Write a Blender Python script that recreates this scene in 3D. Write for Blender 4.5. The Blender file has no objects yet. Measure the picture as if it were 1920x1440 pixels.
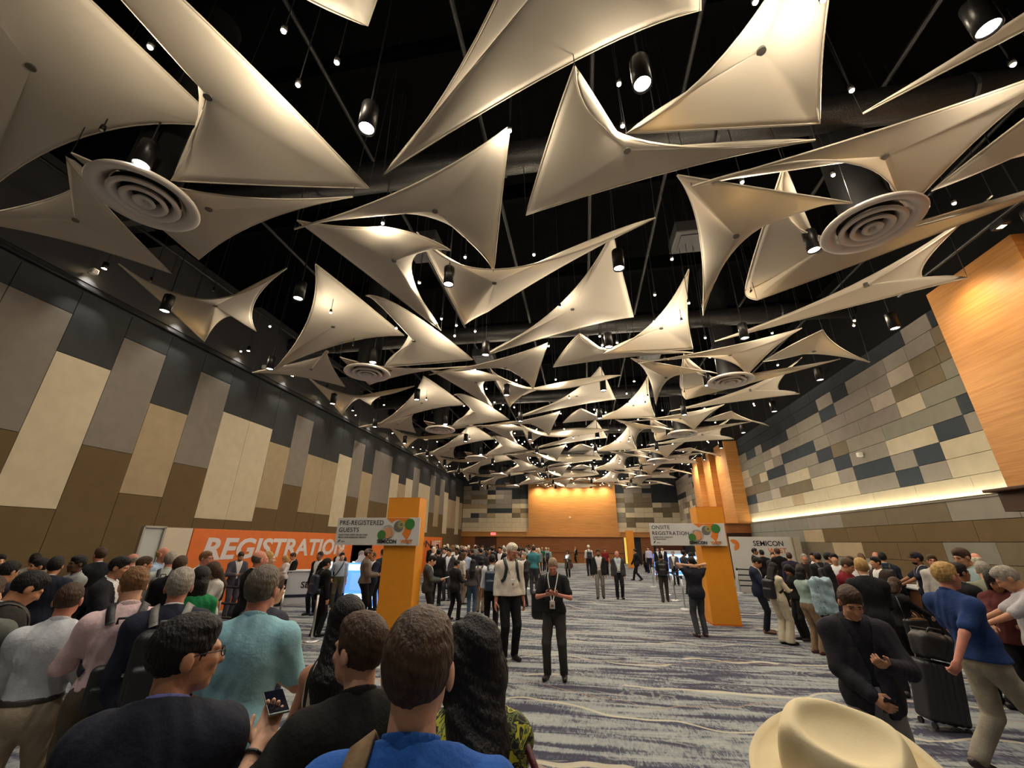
import bpy, bmesh, math, random, os
import numpy as np
from mathutils import Matrix, Vector
random.seed(7)
SC = bpy.context.scene
COL = SC.collection
PI = math.pi
# ---------------------------------------------------------------- camera solve
FPX, H = 762.0, 2.0
_up = np.array([15., 1960., -762.]); _up /= np.linalg.norm(_up)
_yy = np.array([135., -297., -762.]); _yy -= _up * (_yy @ _up); _yy /= np.linalg.norm(_yy)
_xx = np.cross(_yy, _up)
RM = np.array([_xx, _yy, _up])
CAM = np.array([0, 0, H])
def ray(px, py): return RM @ np.array([px - 960., -(py - 720.), -FPX])
def at_z(px, py, z=0.0):
    d = ray(px, py); return CAM + d * ((z - H) / d[2])
def at_x(px, py, x):
    d = ray(px, py); return CAM + d * (x / d[0])
def at_y(px, py, y):
    d = ray(px, py); return CAM + d * (y / d[1])
def at_plane(px, py, p0, n):
    d = ray(px, py); n = np.array(n); return CAM + d * (((np.array(p0) - CAM) @ n) / (d @ n))
cd = bpy.data.cameras.new('camera'); cam = bpy.data.objects.new('camera', cd); COL.objects.link(cam)
cd.sensor_width = 36.0; cd.lens = FPX / 1920 * 36.0; cd.clip_start = 0.02; cd.clip_end = 300
M4 = Matrix.Identity(4)
for i in range(3):
    for j in range(3): M4[i][j] = RM[i, j]
M4[2][3] = H
cam.matrix_world = M4
SC.camera = cam
# ---------------------------------------------------------------- helpers
def lin(c):
    return tuple(((v / 255.) / 12.92 if v <= 10.3 else (((v / 255.) + .055) / 1.055) ** 2.4) for v in c)
MATS = {}
def mat(name, rgb, rough=.7, var=.0, vscale=8., bump=0., bscale=60., metal=0., spec=.5, emit=None, estr=0., sheen=0., stretch=None, coords='Object'):
    if name in MATS: return MATS[name]
    m = bpy.data.materials.new(name); m.use_nodes = True; nt = m.node_tree; N = nt.nodes; L = nt.links
    b = N['Principled BSDF']; c = lin(rgb) + (1,)
    b.inputs['Base Color'].default_value = c; b.inputs['Roughness'].default_value = rough
    b.inputs['Metallic'].default_value = metal; b.inputs['Specular IOR Level'].default_value = spec
    if sheen: b.inputs['Sheen Weight'].default_value = sheen
    if emit:
        b.inputs['Emission Color'].default_value = lin(emit) + (1,); b.inputs['Emission Strength'].default_value = estr
    if var or bump:
        tc = N.new('ShaderNodeTexCoord'); src = tc.outputs[coords]
        if stretch:
            mp = N.new('ShaderNodeMapping'); mp.inputs['Scale'].default_value = stretch; L.new(src, mp.inputs[0]); src = mp.outputs[0]
        if var:
            n = N.new('ShaderNodeTexNoise'); n.inputs['Scale'].default_value = vscale; n.inputs['Detail'].default_value = 5; L.new(src, n.inputs[0])
            r = N.new('ShaderNodeValToRGB'); L.new(n.outputs['Fac'], r.inputs[0])
            r.color_ramp.elements[0].position = .3; r.color_ramp.elements[1].position = .7
            r.color_ramp.elements[0].color = tuple(v * (1 - var) for v in c[:3]) + (1,); r.color_ramp.elements[1].color = tuple(min(1, v * (1 + var)) for v in c[:3]) + (1,)
            L.new(r.outputs[0], b.inputs['Base Color'])
        if bump:
            n2 = N.new('ShaderNodeTexNoise'); n2.inputs['Scale'].default_value = bscale; n2.inputs['Detail'].default_value = 3; L.new(src, n2.inputs[0])
            bp = N.new('ShaderNodeBump'); bp.inputs['Strength'].default_value = bump; bp.inputs['Distance'].default_value = .02
            L.new(n2.outputs['Fac'], bp.inputs['Height']); L.new(bp.outputs[0], b.inputs['Normal'])
    MATS[name] = m; return m
def cmat(rgb, kind='cloth'):
    rgb = tuple(int(v) for v in rgb); k = '%s %02x%02x%02x' % ((kind,) + rgb)
    if kind == 'cloth': return mat(k, rgb, .85, .12, 9, .25, 45, spec=.2)
    if kind == 'skin': return mat(k, rgb, .5, .10, 14, .08, 90, spec=.35)
    if kind == 'hair': return mat(k, rgb, .55, .35, 16, .55, 40, spec=.28, stretch=(3.2, 3.2, .7))
    if kind == 'leather': return mat(k, rgb, .4, .12, 20, .2, 80)
    return mat(k, rgb, .6)
def mesh_obj(name, V, F, m, parent=None, smooth=False, mi=None):
    me = bpy.data.meshes.new(name); me.from_pydata([tuple(map(float, v)) for v in V], [], [tuple(map(int, f)) for f in F])
    for x in (m if isinstance(m, (list, tuple)) else [m]): me.materials.append(x)
    if mi is not None: me.polygons.foreach_set('material_index', mi)
    if smooth: me.polygons.foreach_set('use_smooth', [True] * len(me.polygons))
    me.update()
    o = bpy.data.objects.new(name, me); COL.objects.link(o)
    if parent is not None: o.parent = parent
    return o
class MB:
    """collects shapes, builds ONE mesh object"""
    def __init__(s): s.V = []; s.F = []; s.I = []; s.mi = 0
    def add(s, V, F):
        n = len(s.V); s.V += [tuple(v) for v in V]; s.F += [tuple(i + n for i in f) for f in F]; s.I += [s.mi] * len(F); return s
    def box(s, c, d, rz=0., bev=0., M=None):
        hx, hy, hz = d[0] / 2, d[1] / 2, d[2] / 2
        bm = bmesh.new(); bmesh.ops.create_cube(bm, size=1)
        for v in bm.verts: v.co = Vector((v.co.x * d[0], v.co.y * d[1], v.co.z * d[2]))
        if bev: bmesh.ops.bevel(bm, geom=bm.edges[:], offset=min(bev, min(d) * .45), segments=2, affect='EDGES', profile=.5)
        T = Matrix.Translation(c) @ (M if M is not None else Matrix.Rotation(rz, 4, 'Z'))
        bm.verts.index_update(); V = [T @ v.co for v in bm.verts]; F = [[v.index for v in f.verts] for f in bm.faces]; bm.free(); return s.add(V, F)
    def tube(s, pts, r, n=8, cap=True):
        pts = [Vector(p) for p in pts]; rs = r if isinstance(r, (list, tuple)) else [r] * len(pts)
        V = []; F = []; prev = None
        for i, p in enumerate(pts):
            t = (pts[min(i + 1, len(pts) - 1)] - pts[max(i - 1, 0)]).normalized()
            a = prev - t * prev.dot(t) if prev is not None else t.orthogonal()
            if a.length < 1e-6: a = t.orthogonal()
            a.normalize(); prev = a; b = t.cross(a)
            for k in range(n):
                th = 2 * PI * k / n; V.append(p + (a * math.cos(th) + b * math.sin(th)) * rs[i])
        for i in range(len(pts) - 1):
            for k in range(n): F.append((i * n + k, i * n + (k + 1) % n, (i + 1) * n + (k + 1) % n, (i + 1) * n + k))
        if cap: F.append(tuple(range(n))[::-1]); F.append(tuple(range((len(pts) - 1) * n, len(pts) * n)))
        return s.add(V, F)
    def lathe(s, prof, c=(0, 0, 0), n=24, cap=False):
        V = []; F = []
        for (r, z) in prof:
            for k in range(n): V.append((c[0] + r * math.cos(2 * PI * k / n), c[1] + r * math.sin(2 * PI * k / n), c[2] + z))
        for i in range(len(prof) - 1):
            for k in range(n): F.append((i * n + k, i * n + (k + 1) % n, (i + 1) * n + (k + 1) % n, (i + 1) * n + k))
        if cap: F.append(tuple(range(n))[::-1]); F.append(tuple(range((len(prof) - 1) * n, len(prof) * n)))
        return s.add(V, F)
    def build(s, name, m, parent=None, smooth=False):
        return mesh_obj(name, s.V, s.F, m, parent, smooth, s.I if isinstance(m, (list, tuple)) else None)
def tag(o, label, cat, group=None, kind=None):
    o['label'] = label; o['category'] = cat
    if group: o['group'] = group
    if kind: o['kind'] = kind
    return o
def struct(o): o['kind'] = 'structure'; return o
def empty(name, loc=(0, 0, 0), rz=0.):
    o = bpy.data.objects.new(name, None); COL.objects.link(o); o.empty_display_size = .1
    o.location = loc; o.rotation_euler = (0, 0, rz); return o
def copy_tree(o, parent=None):
    c = o.copy(); COL.objects.link(c); c.parent = parent
    for ch in [x for x in o.children]: copy_tree(ch, c)
    return c
ORD = ['first', 'second', 'third', 'fourth', 'fifth', 'sixth', 'seventh', 'eighth', 'ninth', 'tenth', 'eleventh', 'twelfth', 'thirteenth', 'fourteenth']
def text_obj(s, size, M, m, parent, name='lettering', shear=0., ext=.004, off=0., align='LEFT', spacing=1.0, xs=1.0):
    cu = bpy.data.curves.new(name, 'FONT'); cu.body = s; cu.size = size; cu.extrude = ext; cu.shear = shear; cu.offset = off
    cu.align_x = align; cu.space_character = spacing; cu.resolution_u = 3
    tmp = bpy.data.objects.new(name, cu)
    dg = bpy.context.evaluated_depsgraph_get
    COL.objects.link(tmp); bpy.context.view_layer.update()
    me = bpy.data.meshes.new_from_object(tmp.evaluated_get(dg())); COL.objects.unlink(tmp); bpy.data.objects.remove(tmp)
    for v in me.vertices: v.co.x *= xs
    me.transform(M); me.materials.clear(); me.materials.append(m)
    o = bpy.data.objects.new(name, me); COL.objects.link(o); o.parent = parent; return o
# ================================================================ THE ROOM
XL, XR, YB, YF, ZT, ZR, ZC = -13.4, 10.0, 46.67, -7.0, 8.5, 8.2, 11.5
C_ = {'cream': (202, 190, 164), 'beige': (168, 150, 122), 'taupe': (131, 124, 116), 'brown': (106, 89, 63), 'char': (64, 66, 67), 'navy': (60, 67, 74), 'gray': (140, 134, 124), 'olive': (116, 105, 86), 'dark': (50, 54, 58), 'sage': (130, 128, 116), 'light': (172, 162, 148), 'tcream': (184, 174, 150)}
C_['black'] = (11, 11, 12)
PM = [mat('panel ' + k, v, .9, .06, 3, .25, 240, spec=.15) for k, v in C_.items()]
PI_ = {k: i for i, k in enumerate(C_)}
M_black = mat('matte black paint', (7, 7, 8), .9, .2, 2, spec=.02)
M_black2 = mat('black metal', (22, 22, 23), .45, .1, 6)
def wood(name, a, b):
    m = bpy.data.materials.new(name); m.use_nodes = True; N = m.node_tree.nodes; L = m.node_tree.links; p = N['Principled BSDF']
    tc = N.new('ShaderNodeTexCoord'); mp = N.new('ShaderNodeMapping'); mp.inputs['Scale'].default_value = (.35, .35, 9); L.new(tc.outputs['Object'], mp.inputs[0])
    n = N.new('ShaderNodeTexNoise'); n.inputs['Scale'].default_value = 2.2; n.inputs['Detail'].default_value = 7; n.inputs['Distortion'].default_value = .35; L.new(mp.outputs[0], n.inputs[0])
    r = N.new('ShaderNodeValToRGB'); r.color_ramp.elements[0].position = .3; r.color_ramp.elements[1].position = .72
    r.color_ramp.elements[0].color = lin(a) + (1,); r.color_ramp.elements[1].color = lin(b) + (1,)
    L.new(n.outputs['Fac'], r.inputs[0]); L.new(r.outputs[0], p.inputs['Base Color']); p.inputs['Roughness'].default_value = .5; p.inputs['Specular IOR Level'].default_value = .35
    return m
M_wood = wood('honey wood veneer', (166, 112, 58), (192, 138, 76))
M_wood2 = wood('brown wood veneer', (120, 70, 32), (146, 90, 44))
M_wood3 = wood('dark brown door wood', (58, 34, 22), (74, 44, 28))
# --- carpet
def carpet():
    m = bpy.data.materials.new('wave pattern carpet'); m.use_nodes = True; N = m.node_tree.nodes; L = m.node_tree.links; p = N['Principled BSDF']
    p.inputs['Roughness'].default_value = .95; p.inputs['Specular IOR Level'].default_value = .1
    def nd(t, **k):
        n = N.new(t)
        for a, v in k.items(): setattr(n, a, v)
        return n
    def mapn(src, sc, loc=(0, 0, 0)):
        q = nd('ShaderNodeMapping'); q.inputs['Scale'].default_value = sc; q.inputs['Location'].default_value = loc; L.new(src, q.inputs[0]); return q.outputs[0]
    def noise(src, s, d=4., dist=0.):
        q = nd('ShaderNodeTexNoise'); q.inputs['Scale'].default_value = s; q.inputs['Detail'].default_value = d; q.inputs['Distortion'].default_value = dist; L.new(src, q.inputs[0]); return q.outputs['Fac']
    def mth(op, a, b=None):
        q = nd('ShaderNodeMath', operation=op)
        for i, v in enumerate((a, b)):
            if v is None: continue
            if isinstance(v, (int, float)): q.inputs[i].default_value = v
            else: L.new(v, q.inputs[i])
        return q.outputs[0]
    def ramp(src, stops):
        q = nd('ShaderNodeValToRGB'); e = q.color_ramp.elements
        while len(e) < len(stops): e.new(.5)
        for x, (pos, c) in zip(e, stops): x.position = pos; x.color = tuple(c) + (1,)
        L.new(src, q.inputs[0]); return q.outputs[0]
    def mix(f, a, b):
        q = nd('ShaderNodeMix', data_type='RGBA'); L.new(f, q.inputs[0])
        for i, v in ((6, a), (7, b)):
            if isinstance(v, tuple): q.inputs[i].default_value = v + (1,)
            else: L.new(v, q.inputs[i])
        return q.outputs[2]
    co = nd('ShaderNodeTexCoord').outputs['Object']
    sep = nd('ShaderNodeSeparateXYZ'); L.new(co, sep.inputs[0]); X, Y = sep.outputs[0], sep.outputs[1]
    big = noise(mapn(co, (.42, 2.9, 1)), 1.3, 6, 1.0)
    feather = noise(mapn(co, (9, 2.2, 1)), 2.6, 3, 1.8)
    band = mth('ADD', big, mth('MULTIPLY', mth('SUBTRACT', feather, .5), .36))
    base = ramp(band, [(.40, lin((64, 64, 77))), (.47, lin((86, 88, 98))), (.53, lin((128, 132, 133))), (.64, lin((150, 153, 149)))])
    ringn = noise(mapn(co, (.9, 1.6, 1)), .8, 2)
    rings = mth('SINE', mth('MULTIPLY', ringn, 130.))
    rf = mth('MULTIPLY', mth('GREATER_THAN', rings, .55), mth('GREATER_THAN', noise(mapn(co, (.5, 1.2, 1), (7, 3, 0)), 1.1, 2), .56))
    base = mix(mth('MULTIPLY', rf, .35), base, lin((168, 168, 160)))
    wob = mth('MULTIPLY', noise(mapn(co, (.45, .25, 1), (3, 9, 0)), 1.0, 2), 2.6)
    fr = mth('FRACT', mth('MULTIPLY', mth('ADD', Y, wob), .78))
    line = mth('MULTIPLY', mth('LESS_THAN', fr, .05), mth('GREATER_THAN', noise(mapn(co, (.3, .6, 1), (1, 5, 0)), 1.3, 2), .46))
    base = mix(mth('MULTIPLY', line, .8), base, lin((186, 178, 156)))
    fr2 = mth('FRACT', mth('MULTIPLY', mth('ADD', Y, mth('MULTIPLY', noise(mapn(co, (.5, .3, 1), (11, 2, 0)), 1.0, 2), 2.0)), .5))
    l2 = mth('LESS_THAN', fr2, .016)
    base = mix(mth('MULTIPLY', l2, .7), base, lin((150, 124, 106)))
    L.new(base, p.inputs['Base Color'])
    bp = nd('ShaderNodeBump'); bp.inputs['Strength'].default_value = .3; bp.inputs['Distance'].default_value = .01
    L.new(noise(co, 160, 2), bp.inputs['Height']); L.new(bp.outputs[0], p.inputs['Normal'])
    return m
M_carpet = carpet()
struct(MB().box(((XL + XR + 1) / 2, (YB + YF) / 2, -.1), (XR - XL + 3.5, YB - YF + 1, .2)).build('floor', M_carpet))
struct(MB().box(((XL + XR) / 2, (YB + YF) / 2, ZC + .1), (XR - XL + 2, YB - YF + 1, .2)).build('ceiling', M_black))
# --- left wall: vertical fabric panels in a 1.345 m rhythm
PW = 1.345
seq = 'gcbt' 'tctbtccbtbbctbttcbctcctbtcbbcb'
top = {'t': 7.7, 'c': 6.6, 'b': 6.05, 'g': 7.7}; bot = {'t': 4.4, 'c': 2.7, 'b': 3.26, 'g': 4.4}
colr = {'t': 'taupe', 'c': 'cream', 'b': 'beige', 'g': 'char'}
w = MB()
w.mi = PI_['char']; w.box((XL - .15, (YB + YF) / 2, ZC / 2), (.2, YB - YF + .4, ZC))
y0 = 6.2 - 4 * PW
seq = 'cbtcbtb'[-6:] + seq; y0 -= 6 * PW
for i, ch in enumerate(seq):
    a, b = y0 + i * PW, y0 + (i + 1) * PW
    if b < YF or a > YB: continue
    a = max(a, YF); b = min(b, YB)
    for (z0, z1, k) in ((0.12, bot[ch], 'brown'), (bot[ch], top[ch], colr[ch]), (top[ch], 8.42, 'char')):
        w.mi = PI_[k]; w.box((XL - .03, (a + b) / 2, (z0 + z1) / 2), (.06, b - a - .012, z1 - z0 - .012), bev=.006)
struct(w.build('wall_left', PM))
t_ = MB(); t_.box((XL + .07, (YB + YF) / 2, ZT), (.14, YB - YF, .07), bev=.01); t_.box((XL + .02, (YB + YF) / 2, ZT + .09), (.05, YB - YF, .1))
struct(t_.build('trim_1', M_black2))
struct(MB().box((XL - .02, (YB + YF) / 2, (ZT + ZC) / 2 + .1), (.06, YB - YF, ZC - ZT - .2)).build('trim_2', mat('dark grey bulkhead', (46, 46, 47), .6)))
struct(MB().box((XL + .02, (YB + YF) / 2, .06), (.04, YB - YF, .12)).build('baseboard_left', M_black2))
# --- right wall: horizontal tile rows, 0.5 m high, colour runs read along the wall (y positions)
rows = [
 [(28.0, 'cream')],
 [(28.0, 'gray'), (26.4, 'cream'), (22.15, 'beige'), (21.1, 'cream'), (17.05, 'gray'), (15.05, 'navy'), (14.05, 'gray'), (13.05, 'cream')],
 [(28.0, 'navy'), (26.3, 'gray'), (24.3, 'light'), (23.25, 'olive'), (20.1, 'cream'), (18.05, 'gray'), (17.05, 'navy'), (15.05, 'gray'), (14.05, 'navy'), (13.05, 'cream')],
 [(28.0, 'olive'), (24.3, 'gray'), (22.25, 'cream'), (20.1, 'gray'), (18.1, 'navy'), (17.05, 'gray'), (15.05, 'cream'), (13.05, 'navy'), (12.05, 'gray')],
 [(28.0, 'light'), (26.5, 'olive'), (25.3, 'cream'), (24.3, 'navy'), (22.2, 'gray'), (20.15, 'gray'), (19.15, 'navy'), (18.05, 'olive'), (17.0, 'gray'), (15.0, 'sage'), (12.05, 'navy')],
 [(28.0, 'cream'), (26.7, 'sage'), (24.4, 'light'), (23.3, 'gray'), (22.25, 'navy'), (19.15, 'gray'), (18.05, 'taupe'), (16.05, 'taupe'), (14.05, 'cream'), (13.05, 'sage')],
 [(28.0, 'sage'), (24.35, 'gray'), (23.3, 'light'), (22.25, 'gray'), (18.2, 'taupe'), (15.1, 'light'), (14.05, 'olive'), (13.05, 'olive'), (12.1, 'sage')],
 [(28.0, 'gray'), (26.6, 'navy'), (25.2, 'gray'), (24.3, 'dark'), (21.2, 'gray'), (20.2, 'gray'), (18.2, 'navy'), (17.1, 'taupe'), (15.1, 'taupe'), (14.05, 'light'), (13.05, 'olive'), (12.05, 'olive')],
 [(28.0, 'dark'), (18.2, 'gray'), (17.1, 'dark'), (16.1, 'taupe'), (14.0, 'gray'), (13.05, 'taupe'), (12.0, 'olive')],
 [(28.0, 'dark'), (12.95, 'taupe'), (11.9, 'dark')]]
low = [[(28.0, 'sage'), (21.0, 'gray'), (18.4, 'olive'), (13.4, 'gray'), (9.6, 'brown')], [(28.0, 'sage'), (21.6, 'beige'), (20.0, 'brown'), (14.9, 'brown')], [(28.0, 'olive'), (19.5, 'beige'), (17.6, 'brown'), (14.0, 'sage'), (12.4, 'olive'), (8.9, 'brown')], [(28.0, 'sage'), (17, 'brown'), (14.5, 'olive'), (11.0, 'sage'), (8.4, 'brown')], [(28.0, 'brown')], [(28.0, 'brown')]]
w = MB(); w.mi = PI_['dark']; w.box((XR + .25, (YB + YF) / 2, 4.1), (.3, YB - YF + .4, 8.2)); w.mi = PI_['black']; w.box((XR + .2, (YB + YF) / 2, 8.2 + (ZC - 8.2) / 2), (.4, YB - YF + .4, ZC - 8.2))
def tilerow(mb, runs, z0, z1, x, yend, far):
    for i, (ya, k) in enumerate(runs):
        yb = runs[i + 1][0] if i + 1 < len(runs) else yend
        mb.mi = PI_['tcream' if k == 'cream' else k]; n = max(1, round((ya - yb) / 2.0)); s = (ya - yb) / n
        for j in range(n):
            mb.box((x + .05, yb + s * (j + .5), (z0 + z1) / 2), (.1, s - .01, z1 - z0 - .012), bev=.006)
for r, runs in enumerate(rows): tilerow(w, runs, 3.2 + .5 * r, 3.7 + .5 * r, XR, 10.6, 0)
for r, runs in enumerate(low): tilerow(w, runs, 2.6 - .52 * r, 3.12 - .52 * r, XR - .12, 6.5, 0)
rr = random.Random(3)
for r in range(10):
    y = 46.6
    while y > 35.2:
        d = rr.choice((.95, 1.9)); b = max(y - d, 35.0)
        k = rr.choice(('cream', 'light', 'gray', 'olive')) if r < 6 else rr.choice(('dark', 'taupe', 'gray', 'dark'))
        w.mi = PI_[k]; w.box((XR + .05, (y + b) / 2, 3.45 + .5 * r), (.1, y - b - .01, .488), bev=.006); y = b
struct(w.build('wall_right', PM))
struct(MB().box((XR - .06, 19.2, 3.14), (.16, 17.4, .05), bev=.01).build('trim_3', PM[PI_['taupe']]))
struct(MB().box((XR + .06, (YB + YF) / 2, ZR + .06), (.1, YB - YF, .08), bev=.01).build('trim_4', M_black2))
# --- back wall
w = MB(); w.mi = PI_['dark']; w.box(((XL + XR) / 2, YB + .25, ZC / 2), (XR - XL + 1, .3, ZC))
pat = ['cccccccc', 'cccccccc', 'ggcccccc', 'cngbccob'[:8], 'cccnnnbo', 'bbbgggc' 'c', 'olloggg' 'g', 'gooclgdd', 'tttdgtdd', 'tdttdddd', 'dddddddd']
key = {'c': 'cream', 'g': 'gray', 'n': 'navy', 'b': 'beige', 'o': 'olive', 'l': 'light', 'd': 'dark', 't': 'taupe'}
patR = ['ccccccc', 'coccccc', 'goooccc', 'gccccoc', 'cgccooo', 'gooocgo', 'ogooddd', 'ggotddd', 'dttdddd', 'ddttddd', 'ddddddd']
for (xa, xb, P_) in ((XL, -5.85, pat), (3.6, XR + .2, patR)):
    s = (xb - xa) / len(P_[0])
    for r, line in enumerate(P_):
        for i, ch in enumerate(line):
            w.mi = PI_[key[ch]]; w.box((xa + s * (i + .5), YB + .05, 3.25 + .5 * r - .25 + .25), (s - .01, .1, .488), bev=.006)
struct(w.build('wall_back', PM))
w = MB(); w.box((-1.13, YB - .12, 5.85), (9.46, .34, 5.7)); 
struct(w.build('trim_5', M_wood))
w = MB(); w.box(((XL + XR) / 2, YB - .1, 2.77), (XR - XL + .4, .3, .46)); w.box(((XL + XR) / 2, YB - .14, 3.02), (XR - XL + .4, .42, .06)); w.box((-1.13, YB - .2, 2.77), (9.8, .5, .46))
struct(w.build('trim_6', M_wood))
w = MB()
for (xa, xb) in ((XL, -11.8), (-9.4, -5.9), (-5.9, 4.0)): w.box(((xa + xb) / 2, YB - (.02 if xa != -5.9 else .1), 1.27), (xb - xa, .2, 2.54))
w.box((6.4, YB, 1.27), (1.2, .2, 2.54))
struct(w.build('trim_7', M_wood2))
struct(MB().box((-.95, YB - .215, 1.0), (9.9, .03, .05)).build('trim_8', M_wood3))
def door(n, x0, x1, m):
    d = empty('door_%d' % n, ((x0 + x1) / 2, YB + .02, 0)); d['kind'] = 'structure'; ww = (x1 - x0) / 2
    for s in (-1, 1):
        lf = MB().box((s * ww / 2, 0, 1.26), (ww - .02, .06, 2.5), bev=.01).build('door_leaf', m, d)
        MB().tube([(s * .12, -.06, 1.0), (s * .12, -.06, 1.3)], .015).build('door_handle', mat('brushed steel', (190, 190, 188), .35, metal=1.), lf)
door(1, -11.8, -9.4, M_wood3); door(2, 7.2, 9.9, wood('red brown door wood', (80, 38, 26), (98, 48, 32)))
# lit doorway to the next room at the far end, right of the wood wall
d = empty('door_3', (4.42, YB, 0)); d['kind'] = 'structure'
MB().box((0, .08, 1.27), (.66, .04, 2.5)).build('lit_room_beyond', mat('lit yellow room beyond', (205, 180, 90), .8, emit=(225, 195, 90), estr=.35), d)
MB().box((-.38, -.04, 1.27), (.12, .2, 2.54)).build('door_jamb', M_wood3, d); MB().box((.38, -.04, 1.27), (.1, .2, 2.54)).build('door_jamb', M_wood3, d)
struct(MB().box(((XL + XR) / 2, YF - .15, ZC / 2), (XR - XL + 1, .3, ZC)).build('wall_front', PM[PI_['taupe']]))
# wood pilaster blocks on the right wall (near block and stepped far block)
w = MB(); w.box((XR + .05, 9.65, 5.6), (1.6, 2.3, 5.1)); w.box((XR + .45, 5.2, 5.6), (1.4, 6.6, 5.1))
struct(w.build('trim_9', M_wood))
w = MB(); w.box((XR + .1, 7.0, 2.9), (2.0, 7.8, .42)); w.box((XR + .04, 7.0, 3.13), (2.3, 8.0, .07), bev=.02); struct(w.build('trim_10', M_wood3))
w = MB(); w.box((XR + .35, 6.0, 1.35), (1.2, 9.0, 2.7)); struct(w.build('trim_11', M_wood3))
w = MB()
for (ya, yb, px) in ((27.8, 30.0, .75), (30.0, 31.4, .35), (31.4, 33.2, .75), (33.2, 35.0, 1.15)):
    w.box((XR - px / 2 + .15, (ya + yb) / 2, 5.65), (px + .3, yb - ya, 5.1))
struct(w.build('trim_12', M_wood))
w = MB(); w.box((XR - .5, 31.4, 2.85), (1.8, 7.4, .5)); w.box((XR - .5, 31.4, 3.13), (2.0, 7.6, .06)); struct(w.build('trim_13', M_wood2))
w = MB(); w.box((XR - .3, 31.4, 1.3), (1.2, 7.2, 2.6)); struct(w.build('trim_14', M_wood3))
# black track rail with lamps above near wood block, and on the back wood wall
def track(p0, p1, n, label, e, aim):
    t = empty('track_light_rail', p0); tag(t, label, 'track lights'); v = Vector(p1) - Vector(p0)
    MB().tube([(0, 0, 0), v], .035, 8).build('rail', M_black2, t)
    for i in range(n):
        q = v * ((i + .5) / n); h = MB(); M = Matrix.Translation(q + Vector((0, 0, -.1)))
        h.box(q + Vector((0, 0, -.12)), (.16, .26, .14) if abs(v.y) > 1 else (.3, .14, .12), bev=.02); lh = h.build('lamp_head', M_black2, t)
        MB().box(q + Vector((0, 0, -.185)), (.1, .1, .012)).build('lens', mat('track lamp lens', (255, 230, 180), .3, emit=(255, 225, 170), estr=6), lh)
        ld = bpy.data.lights.new('track_lamp_light', 'SPOT'); ld.energy = e; ld.color = (1, .78, .48); ld.spot_size = 2.3; ld.spot_blend = 1; ld.shadow_soft_size = .2
        lo = bpy.data.objects.new('track_lamp_light', ld); COL.objects.link(lo); lo.location = Vector(p0) + q + Vector((0, 0, -.25))
        lo.rotation_euler = (Vector(aim)).to_track_quat('-Z', 'Y').to_euler(); lo.parent = t; lo.location = q + Vector((0, 0, -.25))
track((XR - 1.55, 10.6, 8.05), (XR - 1.55, 3.2, 8.05), 4, 'black track rail with lamps along the top of the near wood block', 85, (.62, 0, -1))
track((-5.4, YB - 1.1, 8.0), (3.1, YB - 1.1, 8.0), 6, 'long black track rail with lamps across the back wood wall', 150, (0, .5, -1))
track((XR - 1.7, 34.6, 7.9), (XR - 1.7, 28.4, 7.9), 3, 'short black track rail with lamps on the far stepped wood block', 150, (.62, 0, -1))
# cove light strip under the tile wall
ld = bpy.data.lights.new('cove_light', 'AREA'); ld.shape = 'RECTANGLE'; ld.size = 16.8; ld.size_y = .05; ld.energy = 48; ld.color = (1, .88, .6)
lo = bpy.data.objects.new('cove_light', ld); COL.objects.link(lo); lo.location = (XR - .085, 19.2, 3.18); lo.rotation_euler = (PI, 0, PI / 2)
# small wall devices
def device(name, label, p, n, c=(225, 222, 215)):
    o = MB().box((0, 0, 0), (.16, .16, .16), bev=.03).build(name, mat('white plastic', c, .5), None); o.location = p; tag(o, label, 'camera' if 'camera' in name else 'speaker')
    MB().tube([(0, 0, 0), tuple(v * .1 for v in n)], .02).build('bracket', M_black2, o)
device('wall_camera', 'small white box camera on the navy tile of the tiled wall', (XR - .1, 16.3, 5.0), (1, 0, 0))
device('wall_camera', 'small white dome camera on the back wood wall', (-1.35, YB - .4, 4.5), (0, 1, 0))
for i, (y, x, z, n) in enumerate(((7.4, XL + .3, 8.95, 'beside the left rail, nearest'), (14.0, XL + .3, 8.9, 'above the left rail, farther away'))):
    device('ceiling_speaker', 'white flat speaker box ' + n, (x, y, z), (-2, 0, 0))
device('ceiling_speaker', 'white flat speaker box at the top of the tiled wall', (XR - .25, 17.0, 8.45), (1.5, 0, 0))
# exit sign on the header
ex = empty('exit_sign', (-9.75, YB - .28, 2.82)); tag(ex, 'small glowing red exit sign on the wood header above the dark doors', 'sign')
MB().box((0, 0, 0), (.55, .05, .24), bev=.01).build('sign_box', mat('exit sign face', (240, 120, 120), .5, emit=(255, 90, 90), estr=1.0), ex)
text_obj('EXIT', .17, Matrix.Translation((0, -.03, -.06)) @ Matrix.Rotation(PI / 2, 4, 'X'), mat('exit red', (200, 10, 20), .5, emit=(255, 20, 30), estr=1.2), ex, align='CENTER')
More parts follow.
